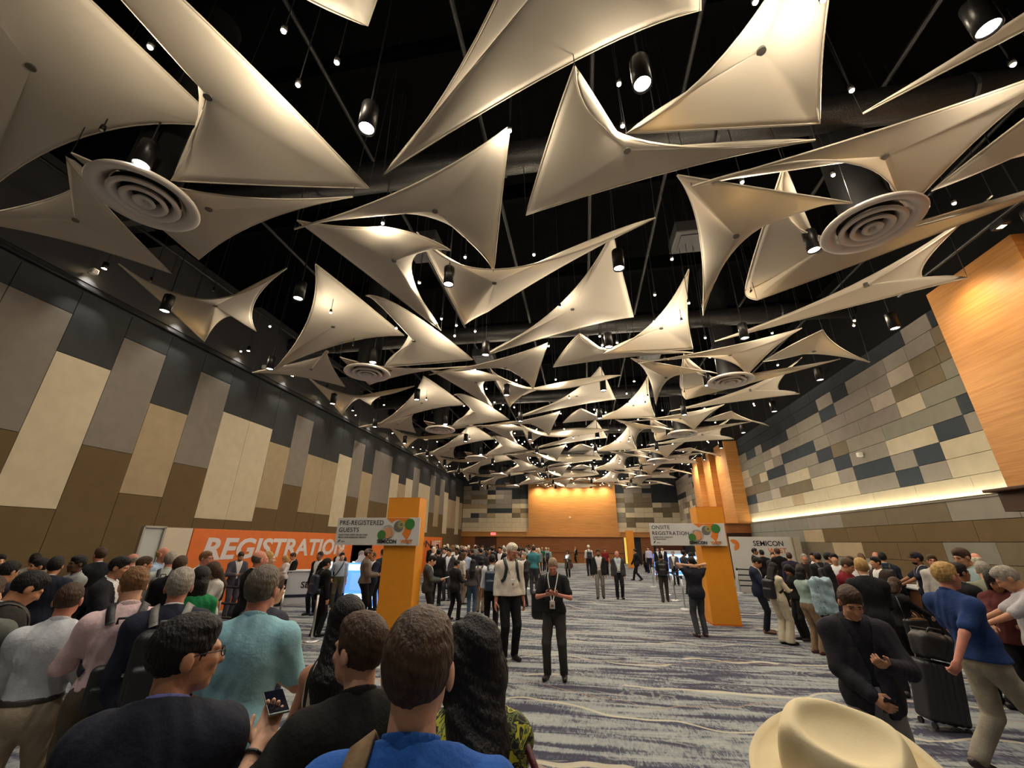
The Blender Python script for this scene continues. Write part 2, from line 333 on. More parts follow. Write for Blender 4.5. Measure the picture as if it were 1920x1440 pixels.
# ================================================================ THE CEILING FIELD
PER = 7.2
def sailmat():
    m = bpy.data.materials.new('cream stretch fabric'); m.use_nodes = True; N = m.node_tree.nodes; L = m.node_tree.links; p = N['Principled BSDF']
    p.inputs['Base Color'].default_value = lin((226, 217, 201)) + (1,); p.inputs['Roughness'].default_value = .75; p.inputs['Specular IOR Level'].default_value = .3; p.inputs['Sheen Weight'].default_value = .15
    t = N.new('ShaderNodeBsdfTranslucent'); t.inputs['Color'].default_value = lin((214, 196, 160)) + (1,)
    mx = N.new('ShaderNodeMixShader'); mx.inputs[0].default_value = .38
    L.new(p.outputs[0], mx.inputs[1]); L.new(t.outputs[0], mx.inputs[2]); L.new(mx.outputs[0], N['Material Output'].inputs['Surface'])
    tc = N.new('ShaderNodeTexCoord'); n = N.new('ShaderNodeTexNoise'); n.inputs['Scale'].default_value = 220; L.new(tc.outputs['Object'], n.inputs[0])
    b = N.new('ShaderNodeBump'); b.inputs['Strength'].default_value = .12; b.inputs['Distance'].default_value = .01; L.new(n.outputs['Fac'], b.inputs['Height']); L.new(b.outputs[0], p.inputs['Normal'])
    return m
M_sail = sailmat()
M_hem = mat('cream hem cord', (186, 175, 157), .7)
M_btn = mat('grey clamp disc', (112, 108, 102), .4, metal=.6)
M_cable = mat('steel cable', (70, 70, 72), .4, metal=.8)
# corners in metres (first module of the repeating field); mids: (module the pixel was read in, px, py, height offset)
SAILS = {
 'a': ('three pointed', 'beside the left air vents', [(-10.95, 4.05, 7.37), (-7.92, 3.54, 7.75), (-8.8, 6.23, 7.55)], [(0, 133, 357, 0), (0, 215, 404, 0), (0, 116, 448, 0)]),
 'b': ('broad', 'right behind a left air vent', [(-7.18, 3.24, 7.32), (-3.56, 4.75, 7.43), (-7.48, 5.69, 7.35)], [(0, 390, 372, .1), (0, 485, 417, 0), (0, 252, 385, 0)]),
 'c': ('tall tapering', 'just right of the left air vents', [(-4.9, .49, 7.53), (-3.36, 4.85, 7.7), (-5.95, 3.76, 7.13)], [(0, 280, -60, 0), (0, 507, 347, 0), (0, 345, 85, .1)]),
 'd': ('folded four pointed', 'close to the left wall rail', [(-10.59, 6.34, 8.11), (-6.03, 6.39, 7.49), (-9.47, 9.48, 7.9), (-10.42, 8.82, 7.29)], [(0, 380, 561, 0), (0, 474, 575, .1), (0, 428, 598, .1), (0, 303, 566, 0)]),
 'e': ('drooping kite', 'between left wall and middle', [(-6.05, 7.21, 8.23), (-5.42, 11.02, 8.24), (-9.88, 10.94, 7.25)], [(0, 672, 558, 0), (0, 640, 638, -.12), (0, 574, 609, .05)]),
 'f': ('winged arrow', 'left of the middle aisle', [(-5.04, 5.29, 7.43), (-.77, 4.22, 7.83), (-1.58, 6.96, 7.3)], [(0, 764, 352, 0), (0, 940, 372, 0), (0, 796, 402, 0)]),
 'g': ('four pointed', 'tucked under the left winged arrow', [(-4.96, 5.22, 7.56), (-3.59, 5.79, 7.73), (-2.28, 6.19, 7.32), (-3.68, 9.69, 7.56)], [(0, 640, 425, 0), (0, 785, 441, 0), (0, 770, 506, .05), (0, 690, 514, 0)]),
 'h': ('wide boomerang', 'across the middle, one arm raised', [(-3.09, 6.31, 7.99), (1.51, 5.84, 7.25), (-2.45, 10.1, 8.3), (-2.83, 9.18, 7.4)], [(0, 930, 509, .05), (0, 1046, 510, .1), (0, 890, 596, 0), (0, 826, 522, 0)]),
 'j': ('long tailed', 'in the middle, tail sweeping left', [(.94, 7.17, 8.18), (1.71, 10.44, 7.96), (-2.98, 11.83, 7.7)], [(0, 1166, 511, 0), (0, 1075, 609, -.15), (0, 1039, 584, .05)]),
 'i': ('three pointed', 'over the middle aisle, pointing right', [(.2, 3.43, 7.65), (3.63, 4.89, 7.49), (-.75, 5.91, 7.72)], [(0, 1192, 270, .1), (0, 1264, 319, 0), (0, 1028, 266, 0)]),
 'n': ('tall triangular', 'right of the middle, steep tip', [(3.04, 2.13, 8.6), (3.56, 4.62, 7.49), (.89, 4.24, 7.35)], [(0, 1552, 0, 0), (0, 1364, 240, 0), (0, 1392, 75, .1)]),
 'l': ('three pointed', 'right half, deep point hanging down', [(1.82, 5.33, 7.62), (4.55, 5.87, 7.14), (3.22, 9.46, 7.28)], [(0, 1430, 354, 0), (0, 1398, 450, .05), (0, 1313, 446, 0)]),
 'm': ('winged arrow', 'over the right air vents', [(2.06, 5.47, 7.48), (6.67, 4.62, 7.94), (5.67, 6.5, 7.25)], [(0, 1655, 242, 0), (0, 1838, 254, 0), (0, 1590, 304, 0)]),
 'o': ('wide boomerang', 'passing under the right air vents', [(3.53, 5.51, 7.75), (8.33, 6.07, 7.49), (4.31, 9.0, 7.34), (4.38, 9.6, 8.0)], [(0, 1570, 450, .05), (0, 1690, 467, .05), (0, 1402, 556, 0), (0, 1412, 486, 0)]),
 'p': ('long tailed', 'forked end beside the right wall', [(4.28, 12.0, 7.78), (7.86, 7.17, 8.09), (8.2, 8.56, 7.22)], [(0, 1606, 531, 0), (0, 1730, 515, .1), (0, 1578, 579, 0)]),
 'q': ('arched', 'tip pointing at the right wall', [(6.49, 3.45, 7.26), (8.69, 5.45, 7.08), (6.24, 6.42, 7.7)], [(1, 1572.5, 650, 0), (1, 1514, 668, .1), (1, 1477, 651, 0)]),
}
def bez(A, Mi, B, n):
    Cc = 2 * Mi - (A + B) / 2; t = np.linspace(0, 1, n, endpoint=False)[:, None]
    return A * (1 - t) ** 2 + 2 * Cc * t * (1 - t) + B * t * t
def sail_mesh(key):
    kind, where, cs, mids = SAILS[key]; cs = [np.array(c) for c in cs]; NE = 16; R = 9; B = []
    for i, c in enumerate(cs):
        d = cs[(i + 1) % len(cs)]; mod, px, py, dz = mids[i]; z = (c[2] + d[2]) / 2
        # midpoint lies on the ray through the observed point, as near as possible to the chord's middle in depth
        rr_ = ray(px, py); mid = (c + d) / 2; off = np.array([0, PER * mod, 0]); q = mid + off - CAM
        nrm = q.copy(); nrm[2] *= .35
        t = (q @ nrm) / (rr_ @ nrm); Mi = CAM + rr_ * t - off
        Mi = Mi + (at_z(px, py, z) - off - Mi) * .5 if abs(z - Mi[2]) < 1.5 else Mi
        Mi[2] += dz
        B.append(bez(c, Mi, d, NE))
    B = np.vstack(B); n = len(B); cen = np.mean(np.array(cs), axis=0) * .55 + B.mean(0) * .45
    P = np.zeros((R + 1, n, 3))
    for r in range(R + 1): P[r] = cen + (B - cen) * ((r + 1) / (R + 1)) ** .9
    for it in range(70):
        Q = P.copy(); ctr = P[0].mean(0)
        for r in range(R):
            inn = P[r - 1] if r else ctr[None]
            Q[r, :, 2] = (np.roll(P[r], 1, 0) + np.roll(P[r], -1, 0) + P[r + 1] + inn)[:, 2] / 4
        P = Q
    ctr = P[0].mean(0)
    org = ctr.copy(); V = [ctr - org] + [p for r in range(R + 1) for p in P[r] - org]; F = []
    for k in range(n): F.append((0, 1 + (k + 1) % n, 1 + k))
    for r in range(R):
        for k in range(n):
            a = 1 + r * n + k; b = 1 + r * n + (k + 1) % n; F.append((a, b, b + n, a + n))
    return V, F, org, [c - org for c in cs], B - org
SORD = {}
def make_sail(key):
    V, F, org, cs, B = sail_mesh(key)
    t = empty('fabric_sail', org)
    o = mesh_obj('fabric', V, F, M_sail, t, True); sm = o.modifiers.new('thickness', 'SOLIDIFY'); sm.thickness = .022; sm.offset = 0
    MB().tube([tuple(p) for p in B] + [tuple(B[0])], .017, 6, False).build('hem', M_hem, t, True)
    MB().tube([(0, 0, -.03), (0, 0, .06)], .055, 12).build('clamp_disc', M_btn, t)
    for c in cs: MB().tube([tuple(c), (c[0] * 1.0 + (.12 if c[0] > 0 else -.12), c[1], ZC - .01 - org[2])], .006, 5).build('cable', M_cable, t)
    return t
def lab_sail(key, m):
    SORD[key] = SORD.get(key, 0) + 1
    return '%s cream sail %s, %s nearest' % (SAILS[key][0], SAILS[key][1], ORD[SORD[key] - 1])
for key in SAILS:
    base = make_sail(key); y0 = base.location.y; first = True
    for m in range(-1, 6):
        if m == -1 and key not in 'ejphnl': continue
        if key in 'nl' and m == -1: continue
        if max(c[1] for c in SAILS[key][2]) + PER * m > YB - .4: continue
        o = base if first else copy_tree(base); first = False
        o.location.y = y0 + PER * m
        tag(o, lab_sail(key, m), 'ceiling sail', 'fabric sails under the black ceiling')
# --- round air diffusers on vertical black ducts
M_diff = mat('off white diffuser metal', (216, 206, 196), .45)
M_duct = mat('black duct', (24, 24, 25), .5, .15, 5)
def make_diff():
    t = empty('air_diffuser')
    for k, (r0, r1, z0, z1) in enumerate(((.72, .46, 0, .10), (.47, .31, -.03, .09), (.31, .17, -.05, .08), (.15, .02, -.06, .03))):
        MB().lathe([(r0, z0), (r0 - .02, z0 - .03), ((r0 * .45 + r1 * .55), z0 - .005), (r1, z1), (r1 + .02, z1 + .03), (r0 - .03, z0 + .05), (r0, z0)], n=40).build('ring', M_diff, t, True)
    MB().lathe([(.02, .05), (.44, .1), (.36, .16), (.36, ZC - 7.03)], n=28).build('duct', M_duct, t, True)
    return t
dbase = make_diff(); cnt = {'L': 0, 'R': 0}
for side, (x, y) in (('L', (-6.59, 3.93)), ('R', (5.08, 6.35))):
    for m in range(0, 6):
        o = dbase if (side == 'L' and m == 0) else copy_tree(dbase)
        o.location = (x, y + PER * m, 7.03)
        tag(o, 'round stepped air diffuser in the %s row, %s from the camera' % ('left' if side == 'L' else 'right', ORD[m]), 'air vent', 'round air diffusers')
# --- black cylinder downlights on a grid
M_can = mat('black anodised cylinder', (26, 25, 25), .35, metal=.4)
M_lens = mat('white downlight lens', (255, 255, 255), .3, emit=(255, 250, 240), estr=14)
E_CAN = 75.; E_BULB = 17.
def make_can():
    t = empty('pendant_downlight')
    MB().lathe([(.0, .44), (.112, .44), (.116, .42), (.116, .0), (.100, .0), (.095, .06)], n=22).build('housing', M_can, t, True)
    MB().lathe([(.0, .03), (.097, .028)], n=22).build('lens', M_lens, t)
    MB().tube([(0, 0, .43), (0, 0, ZC - 7.17)], .012, 6).build('stem', M_black2, t)
    return t
cbase = make_can(); ld = bpy.data.lights.new('downlight', 'SPOT'); ld.energy = E_CAN; ld.color = (1, .96, .90); ld.spot_size = 1.75; ld.spot_blend = .9; ld.shadow_soft_size = .09
first = True
for i in range(6):
    k = 0
    for j in range(-3, 11):
        x, y, z = -9.78 + 3.59 * i, 7.08 + 3.6 * j, 7.17
        if y > YB - .8: continue
        if j < -1:
            lo = bpy.data.objects.new('downlight', ld); COL.objects.link(lo); lo.location = (x, y, z - .03); continue  # lights only, no fixtures: unseen rows behind the camera added to brighten the foreground
        o = cbase if first else copy_tree(cbase); first = False; o.location = (x, y, z)
        tag(o, 'black cylinder downlight, %s line from the left wall, %s from the camera' % (ORD[i], ORD[k]), 'ceiling light', 'cylinder downlights'); k += 1
        lo = bpy.data.objects.new('downlight', ld); COL.objects.link(lo); lo.location = (x, y, z - .03)
# --- small accent lamps on thin rods
M_bulb = mat('warm accent lamp', (255, 230, 190), .3, emit=(255, 224, 176), estr=40)
def make_bulb():
    t = empty('accent_lamp')
    MB().lathe([(0, .1), (.03, .1), (.036, .06), (.036, 0), (.028, 0)], n=12).build('lamp_body', M_can, t, True)
    MB().lathe([(.0, -.027), (.018, -.022), (.027, -.006), (.027, .01)], n=12).build('bulb', M_bulb, t, True)
    MB().tube([(0, 0, .09), (0, 0, ZC - 7.7)], .008, 5).build('rod', M_cable, t)
    return t
BUL = [(-5.0, 2.41), (-6.38, 8.54), (-8.54, 8.97), (-3.5, 5.68), (-3.52, 7.62), (-3.54, 9.3), (-2.2, 6.89), (-.73, 7.04), (-.77, 4.2), (-.3, 9.2), (2.19, 7.64), (2.04, 8.99), (4.37, 9.3), (2.95, 9.5), (4.39, 5.81), (2.96, 5.73), (6.85, 6.81), (6.88, 7.76), (3.88, 4.36), (5.7, 4.33), (.78, 3.78), (.88, 4.39), (1.32, 4.3), (7.6, 3.9), (7.75, 4.2), (-10.65, 8.34), (-9.81, 6.58), (-3.24, 2.52), (-3.47, 3.11), (-2.8, 2.94), (2.23, 3.12), (2.97, 3.22), (-6.8, 3.23), (-8.66, 7.16), (-10.65, 3.1)]
UNLIT = {(-9.81, 6.58), (-6.8, 3.23), (-8.66, 7.16)}
M_off = mat('unlit lamp glass', (150, 145, 135), .2)
bb = make_bulb(); first = True; rows_ = {}
bl = bpy.data.lights.new('accent_light', 'POINT'); bl.energy = E_BULB; bl.color = (1, .85, .64); bl.shadow_soft_size = .06; bl2 = bl.copy(); bl2.energy = E_BULB * 1.5
for bi, (x, y) in enumerate(BUL):
    for m in range(0, 6):
        yy = y + PER * m
        if yy > YB - .5: continue
        o = bb if first else copy_tree(bb); first = False; o.location = (x, yy, 7.7)
        rows_.setdefault(m, []).append((x, yy, o, (x, y) in UNLIT))
        if (x, y) in UNLIT or (m > 2 and bi % 2): continue
        lo = bpy.data.objects.new('accent_light', bl if m <= 2 else bl2); COL.objects.link(lo); lo.location = (x, yy, 7.64)
for m, lst in rows_.items():
    lst.sort(key=lambda q: q[0])
    for k, (x, yy, o, off) in enumerate(lst):
        side = 'left half' if k < len(lst) / 2 else 'right half'; kk = k if k < len(lst) / 2 else len(lst) - 1 - k
        ww = ['first', 'second', 'third', 'fourth', 'fifth', 'sixth', 'seventh', 'eighth', 'ninth', 'tenth', 'eleventh', 'twelfth', 'thirteenth', 'fourteenth', 'fifteenth', 'sixteenth', 'seventeenth', 'eighteenth'][kk]
        tag(o, '%s accent lamp on rod, %s from the %s wall, %s sail row' % ('unlit' if off else 'small glowing', ww, side.split()[0], ORD[m]), 'ceiling light', 'accent lamps on rods')
        if off:
            for ch in o.children:
                if ch.name.startswith('bulb'): ch.data = ch.data.copy(); ch.data.materials[0] = M_off
# --- wall washers throwing scallops on the dark bulkhead over the left rail
wl = bpy.data.lights.new('wall_wash_light', 'SPOT'); wl.energy = 60; wl.color = (1, .95, .85); wl.spot_size = 1.25; wl.spot_blend = .8; wl.shadow_soft_size = .05
def make_wash():
    t = empty('wall_washer'); MB().lathe([(0, .2), (.07, .2), (.07, 0), (.06, 0)], n=14).build('housing', M_can, t, True)
    MB().lathe([(0, .01), (.06, .01)], n=14).build('lens', M_bulb, t); MB().tube([(0, 0, .2), (0, 0, ZC - 9.15)], .01, 5).build('stem', M_black2, t); return t
wb = make_wash()
for k in range(14):
    o = wb if k == 0 else copy_tree(wb); y = 7.55 + 2.7 * k; o.location = (XL + .36, y, 9.15)
    tag(o, 'small wall washer lamp above the left wall rail, %s from the camera' % ORD[k], 'ceiling light', 'wall washers over the left rail')
    lo = bpy.data.objects.new('wall_wash_light', wl); COL.objects.link(lo); lo.location = (XL + .34, y, 9.13); lo.rotation_euler = Vector((-.32, 0, -1)).to_track_quat('-Z', 'Y').to_euler()
# --- dark structure in the void: beams, round ducts, pipes
k = 0
for y in np.arange(1.0, 46, 3.6):
    MBx = MB().box(((XL + XR) / 2, y, 10.7), (XR - XL, .16, .5)); o = MBx.build('ceiling_beam', M_black); o['kind'] = 'structure'
M_gd = mat('grey black duct wrap', (23, 22, 22), .45, .3, 6, .4, 30)
for m in range(-1, 6):
    y = 5.9 + PER * m
    t = empty('round_duct', (-1.2, y, 9.2)); tag(t, 'dark crosswise round duct above the sails, %s from the camera' % ORD[m + 1], 'duct', 'crosswise ducts')
    MB().tube([(-10, 0, 0), (10.2, 0, 0)], .3, 18).build('duct_body', M_gd, t, True)
    for x in (-8, -4, 0, 4, 8): MB().tube([(x - .03, 0, 0), (x + .03, 0, 0)], .33, 18).build('collar', M_duct, t)
for i, x in enumerate((-11.5, -8.2, -4.4, -1.6, .6, 2.4, 5.9, 8.9)):
    o = MB().tube([(x, YF + .2, 9.9 + .2 * (i % 3)), (x, YB - .3, 9.9 + .2 * (i % 3))], .045, 8).build('sprinkler_pipe', M_gd, None, True)
    tag(o, 'thin black pipe running the length of the hall, %s from the left wall' % ORD[i], 'pipe', 'lengthwise pipes')
for i, (x, y) in enumerate(((-3.9, 8.6), (3.2, 9.3), (-3.9, 15.8), (3.2, 16.5))):
    o = MB().box((0, 0, 0), (.9, .9, .35), bev=.03).build('air_unit', mat('dark grey unit', (40, 39, 38), .6)); o.location = (x, y, 9.6)
    tag(o, 'square dark grey air unit %s the middle, %s' % ('left of' if x < 0 else 'right of', 'nearer' if y < 10 else 'farther'), 'air unit', 'square air units')
    MB().box((0, 0, -.18), (.6, .6, .02)).build('grille', M_duct, o)
    MB().tube([(0, 0, .17), (0, 0, ZC - 9.6)], .03, 6).build('hanger', M_black2, o)
# --- world + colour management
wd = bpy.data.worlds.new('world'); SC.world = wd; wd.use_nodes = True
wd.node_tree.nodes['Background'].inputs[0].default_value = (.6, .55, .5, 1); wd.node_tree.nodes['Background'].inputs[1].default_value = .02
SC.view_settings.view_transform = 'Standard'; SC.view_settings.look = 'None'; SC.view_settings.gamma = 1; SC.view_settings.use_curve_mapping = False
SC.view_settings.exposure = 1.4
cy = SC.cycles
cy.use_denoising = True; cy.use_adaptive_sampling = True; cy.adaptive_threshold = .08; cy.adaptive_min_samples = 16; cy.max_bounces = 4; cy.diffuse_bounces = 3; cy.glossy_bounces = 2; cy.transmission_bounces = 3; cy.sample_clamp_indirect = 3.0; cy.use_light_tree = True; cy.caustics_reflective = False; cy.caustics_refractive = False
# ================================================================ PEOPLE: smooth solid modelling on a grid
def A3(*v): return np.array(v, dtype=float)
def rotz(a): c, s = math.cos(a), math.sin(a); return np.array([[c, -s, 0], [s, c, 0], [0, 0, 1.]])
def rotx(a): c, s = math.cos(a), math.sin(a); return np.array([[1., 0, 0], [0, c, -s], [0, s, c]])
def roty(a): c, s = math.cos(a), math.sin(a); return np.array([[c, 0, s], [0, 1., 0], [-s, 0, c]])
def rc(a, b, ra, rb=None):
    rb = ra if rb is None else rb; a = np.array(a, float); b = np.array(b, float); e = b - a; L = max(e @ e, 1e-9); m = max(ra, rb)
    def fn(X, Y, Z):
        x, y, z = X - a[0], Y - a[1], Z - a[2]; t = np.clip((x * e[0] + y * e[1] + z * e[2]) / L, 0, 1)
        return np.sqrt((x - t * e[0]) ** 2 + (y - t * e[1]) ** 2 + (z - t * e[2]) ** 2) - (ra + (rb - ra) * t)
    return fn, np.minimum(a, b) - m, np.maximum(a, b) + m
def el(c, r, R=None):
    c = np.array(c, float); r = np.array(r, float); m = max(r) if R is not None else r
    def fn(X, Y, Z):
        x, y, z = X - c[0], Y - c[1], Z - c[2]
        if R is not None: x, y, z = (R[0, 0] * x + R[1, 0] * y + R[2, 0] * z), (R[0, 1] * x + R[1, 1] * y + R[2, 1] * z), (R[0, 2] * x + R[1, 2] * y + R[2, 2] * z)
        k0 = np.sqrt((x / r[0]) ** 2 + (y / r[1]) ** 2 + (z / r[2]) ** 2); k1 = np.sqrt((x / r[0] ** 2) ** 2 + (y / r[1] ** 2) ** 2 + (z / r[2] ** 2) ** 2)
        return k0 * (k0 - 1) / np.maximum(k1, 1e-6)
    return fn, c - m, c + m
def rb_(c, h, r, R=None):
    c = np.array(c, float); h = np.array(h, float) - r; m = np.linalg.norm(h) + r if R is not None else h + r
    def fn(X, Y, Z):
        x, y, z = X - c[0], Y - c[1], Z - c[2]
        if R is not None: x, y, z = (R[0, 0] * x + R[1, 0] * y + R[2, 0] * z), (R[0, 1] * x + R[1, 1] * y + R[2, 1] * z), (R[0, 2] * x + R[1, 2] * y + R[2, 2] * z)
        qx, qy, qz = np.abs(x) - h[0], np.abs(y) - h[1], np.abs(z) - h[2]
        return np.sqrt(np.maximum(qx, 0) ** 2 + np.maximum(qy, 0) ** 2 + np.maximum(qz, 0) ** 2) + np.minimum(np.maximum(qx, np.maximum(qy, qz)), 0) - r
    return fn, c - m, c + m
class Fld:
    def __init__(s, prims, v, pad=.03, k=.03, lo=None, hi=None, infl=0.):
        lo = np.min([p[1] for p in prims], 0) - pad - infl if lo is None else np.array(lo, float); hi = np.max([p[2] for p in prims], 0) + pad + infl if hi is None else np.array(hi, float)
        n = np.maximum(np.ceil((hi - lo) / v).astype(int) + 1, 4); s.v = v; s.lo = lo; s.n = n
        s.ax = [(lo[i] + v * np.arange(n[i])).astype(np.float32) for i in range(3)]
        s.D = np.full(n, 1.0, np.float32); s.infl = infl
        for p in prims: s.u(p, p[3] if len(p) > 3 else k)
    def _sl(s, lo, hi, m):
        a = np.clip(np.floor((lo - m - s.lo) / s.v).astype(int), 0, s.n); b = np.clip(np.ceil((hi + m - s.lo) / s.v).astype(int) + 1, 0, s.n)
        sl = tuple(slice(x, y) for x, y in zip(a, b))
        return sl, s.ax[0][sl[0]][:, None, None], s.ax[1][sl[1]][None, :, None], s.ax[2][sl[2]][None, None, :]
    def u(s, p, k=.03):
        sl, X, Y, Z = s._sl(p[1], p[2], s.infl + k + 2.5 * s.v)
        if 0 in (X.size, Y.size, Z.size): return s
        d = p[0](X, Y, Z) - s.infl; D = s.D[sl]; h = np.maximum(k - np.abs(D - d), 0) / k if k > 0 else 0
        s.D[sl] = np.minimum(D, d) - h * h * k * .25; return s
    def cut(s, p, k=.004):
        sl, X, Y, Z = s._sl(p[1], p[2], k + 3 * s.v)
        if 0 in (X.size, Y.size, Z.size): return s
        d = -p[0](X, Y, Z); D = s.D[sl]; h = np.maximum(k - np.abs(D - d), 0) / k
        s.D[sl] = np.maximum(D, d) + h * h * k * .25; return s
    def XYZ(s): return s.ax[0][:, None, None], s.ax[1][None, :, None], s.ax[2][None, None, :]
    def keep(s, fn): s.D = np.maximum(s.D, fn(*s.XYZ()).astype(np.float32)); return s      # keeps where fn < 0
    def plane(s, p0, n):
        n = np.array(n, float); n /= np.linalg.norm(n); p0 = np.array(p0, float)
        return s.keep(lambda X, Y, Z: (X - p0[0]) * n[0] + (Y - p0[1]) * n[1] + (Z - p0[2]) * n[2])
    def ripple(s, a, f=1., ph=0.):
        X, Y, Z = s.XYZ()
        s.D = s.D + a * (np.sin(23 * f * Z + 9 * np.sin(11 * f * X + ph) + 7 * np.sin(9 * f * Y + 1.3 * ph)) + .6 * np.sin(41 * f * Z + 17 * f * X - 13 * f * Y + ph)).astype(np.float32); return s
    def mesh(s):
        D = s.D; D[0] = D[-1] = 1; D[:, 0] = D[:, -1] = 1; D[:, :, 0] = D[:, :, -1] = 1
        S = D < 0; nx, ny, nz = D.shape
        cs = [S[i:nx - 1 + i, j:ny - 1 + j, k:nz - 1 + k] for i in (0, 1) for j in (0, 1) for k in (0, 1)]
        cnt = sum(c.astype(np.int8) for c in cs); I, J, K = np.nonzero((cnt > 0) & (cnt < 8))
        if len(I) == 0: return np.zeros((0, 3)), np.zeros((0, 4), int)
        idx = np.full((nx - 1, ny - 1, nz - 1), -1, np.int32); idx[I, J, K] = np.arange(len(I))
        val = {(i, j, k): D[I + i, J + j, K + k] for i in (0, 1) for j in (0, 1) for k in (0, 1)}
        acc = np.zeros((len(I), 3)); w = np.zeros(len(I))
        for a in val:
            for ax in range(3):
                if a[ax]: continue
                b = list(a); b[ax] = 1; va, vb = val[a], val[tuple(b)]; m = (va < 0) != (vb < 0)
                t = np.where(m, va / np.where(m, va - vb, 1), 0)
                pt = np.zeros((len(I), 3)); pt[:] = a; pt[:, ax] = t
                acc += pt * m[:, None]; w += m
        V = (acc / w[:, None] + np.stack([I, J, K], 1)) * s.v + s.lo
        F = []
        for ax in range(3):
            sh = [slice(0, n) for n in D.shape]; sa = list(sh); sb = list(sh); sa[ax] = slice(0, D.shape[ax] - 1); sb[ax] = slice(1, D.shape[ax])
            A, B = S[tuple(sa)], S[tuple(sb)]; e = np.nonzero(A != B); ins = A[e]; e = np.stack(e, 1); o1, o2 = [(1, 2), (2, 0), (0, 1)][ax]
            m = (e[:, o1] > 0) & (e[:, o2] > 0); e, ins = e[m], ins[m]
            q = []
            for (d1, d2) in ((-1, -1), (0, -1), (0, 0), (-1, 0)):
                c = e.copy(); c[:, o1] += d1; c[:, o2] += d2; q.append(idx[c[:, 0], c[:, 1], c[:, 2]])
            q = np.stack(q, 1); q[~ins] = q[~ins][:, ::-1]; F.append(q)
        F = np.vstack(F); F = F[(F >= 0).all(1)]
        return V, F
def qmesh(name, parts):
    V = np.vstack([p[0] for p in parts]); off = 0; Fs = []
    for p in parts: Fs.append(p[1] + off); off += len(p[0])
    F = np.vstack(Fs).astype(np.int32); me = bpy.data.meshes.new(name); me.vertices.add(len(V)); me.vertices.foreach_set('co', V.astype(np.float32).ravel())
    me.loops.add(F.size); me.loops.foreach_set('vertex_index', F.ravel()); me.polygons.add(len(F))
    me.polygons.foreach_set('loop_start', np.arange(0, F.size, 4, dtype=np.int32)); me.polygons.foreach_set('loop_total', np.full(len(F), 4, np.int32))
    me.polygons.foreach_set('use_smooth', np.ones(len(F), bool)); me.update(calc_edges=True); me.validate(); return me
def ik(a, b, l1, l2, pole):
    a = np.array(a, float); b = np.array(b, float); d = b - a; L = np.linalg.norm(d); mx = (l1 + l2) * .998
    if L > mx: b = a + d / L * mx; d = b - a; L = mx
    u = d / L; x = (l1 * l1 - l2 * l2 + L * L) / (2 * L); h = math.sqrt(max(l1 * l1 - x * x, 0)); p = np.array(pole, float); p = p - u * (p @ u); p /= max(np.linalg.norm(p), 1e-6)
    return a + u * x + p * h, b
# ---- arm targets: wrist position for the RIGHT side (mirror for left): (x, y, z), elbow pole, palm normal
ARM = {'down': ((.25, .03, .82), (.5, -1, 0), (-1, 0, 0)), 'bent': ((.12, .30, 1.12), (.9, -.6, -.7), (-.4, .1, .8)), 'phone': ((.07, .30, 1.20), (1, -.4, -.8), (-.3, -.5, .8)), 'front': ((.06, .24, .98), (.9, -.6, -.3), (-.5, -.8, 0)),
       'pocket': ((.23, .04, .93), (.6, -1, 0), (-1, 0, 0)), 'reach': ((.16, .46, 1.10), (.6, -.5, -1), (-.2, 0, -1)), 'head': ((.13, -.06, 1.56), (1, .5, .25), (0, 1, 0)), 'strap': ((.13, .17, 1.30), (.9, -.5, -.8), (-.3, -.9, 0)), 'back': ((.10, -.17, 1.0), (.9, -.7, 0), (0, -1, 0)),
       'swingf': ((.24, .22, .90), (.4, -1, -.2), (-1, 0, 0)), 'swingb': ((.25, -.2, .88), (.4, -1, .2), (-1, 0, 0)), 'cross': ((-.06, .22, 1.14), (1, -.2, -.7), (0, -1, 0)), 'far': ((.10, .56, 1.02), (.7, -.3, -.9), (-.6, 0, -.6)), 'pull': ((.20, -.40, .90), (.5, -.6, .3), (-1, 0, 0)), 'side': ((.30, .05, .80), (.6, -1, 0), (-1, 0, 0))}
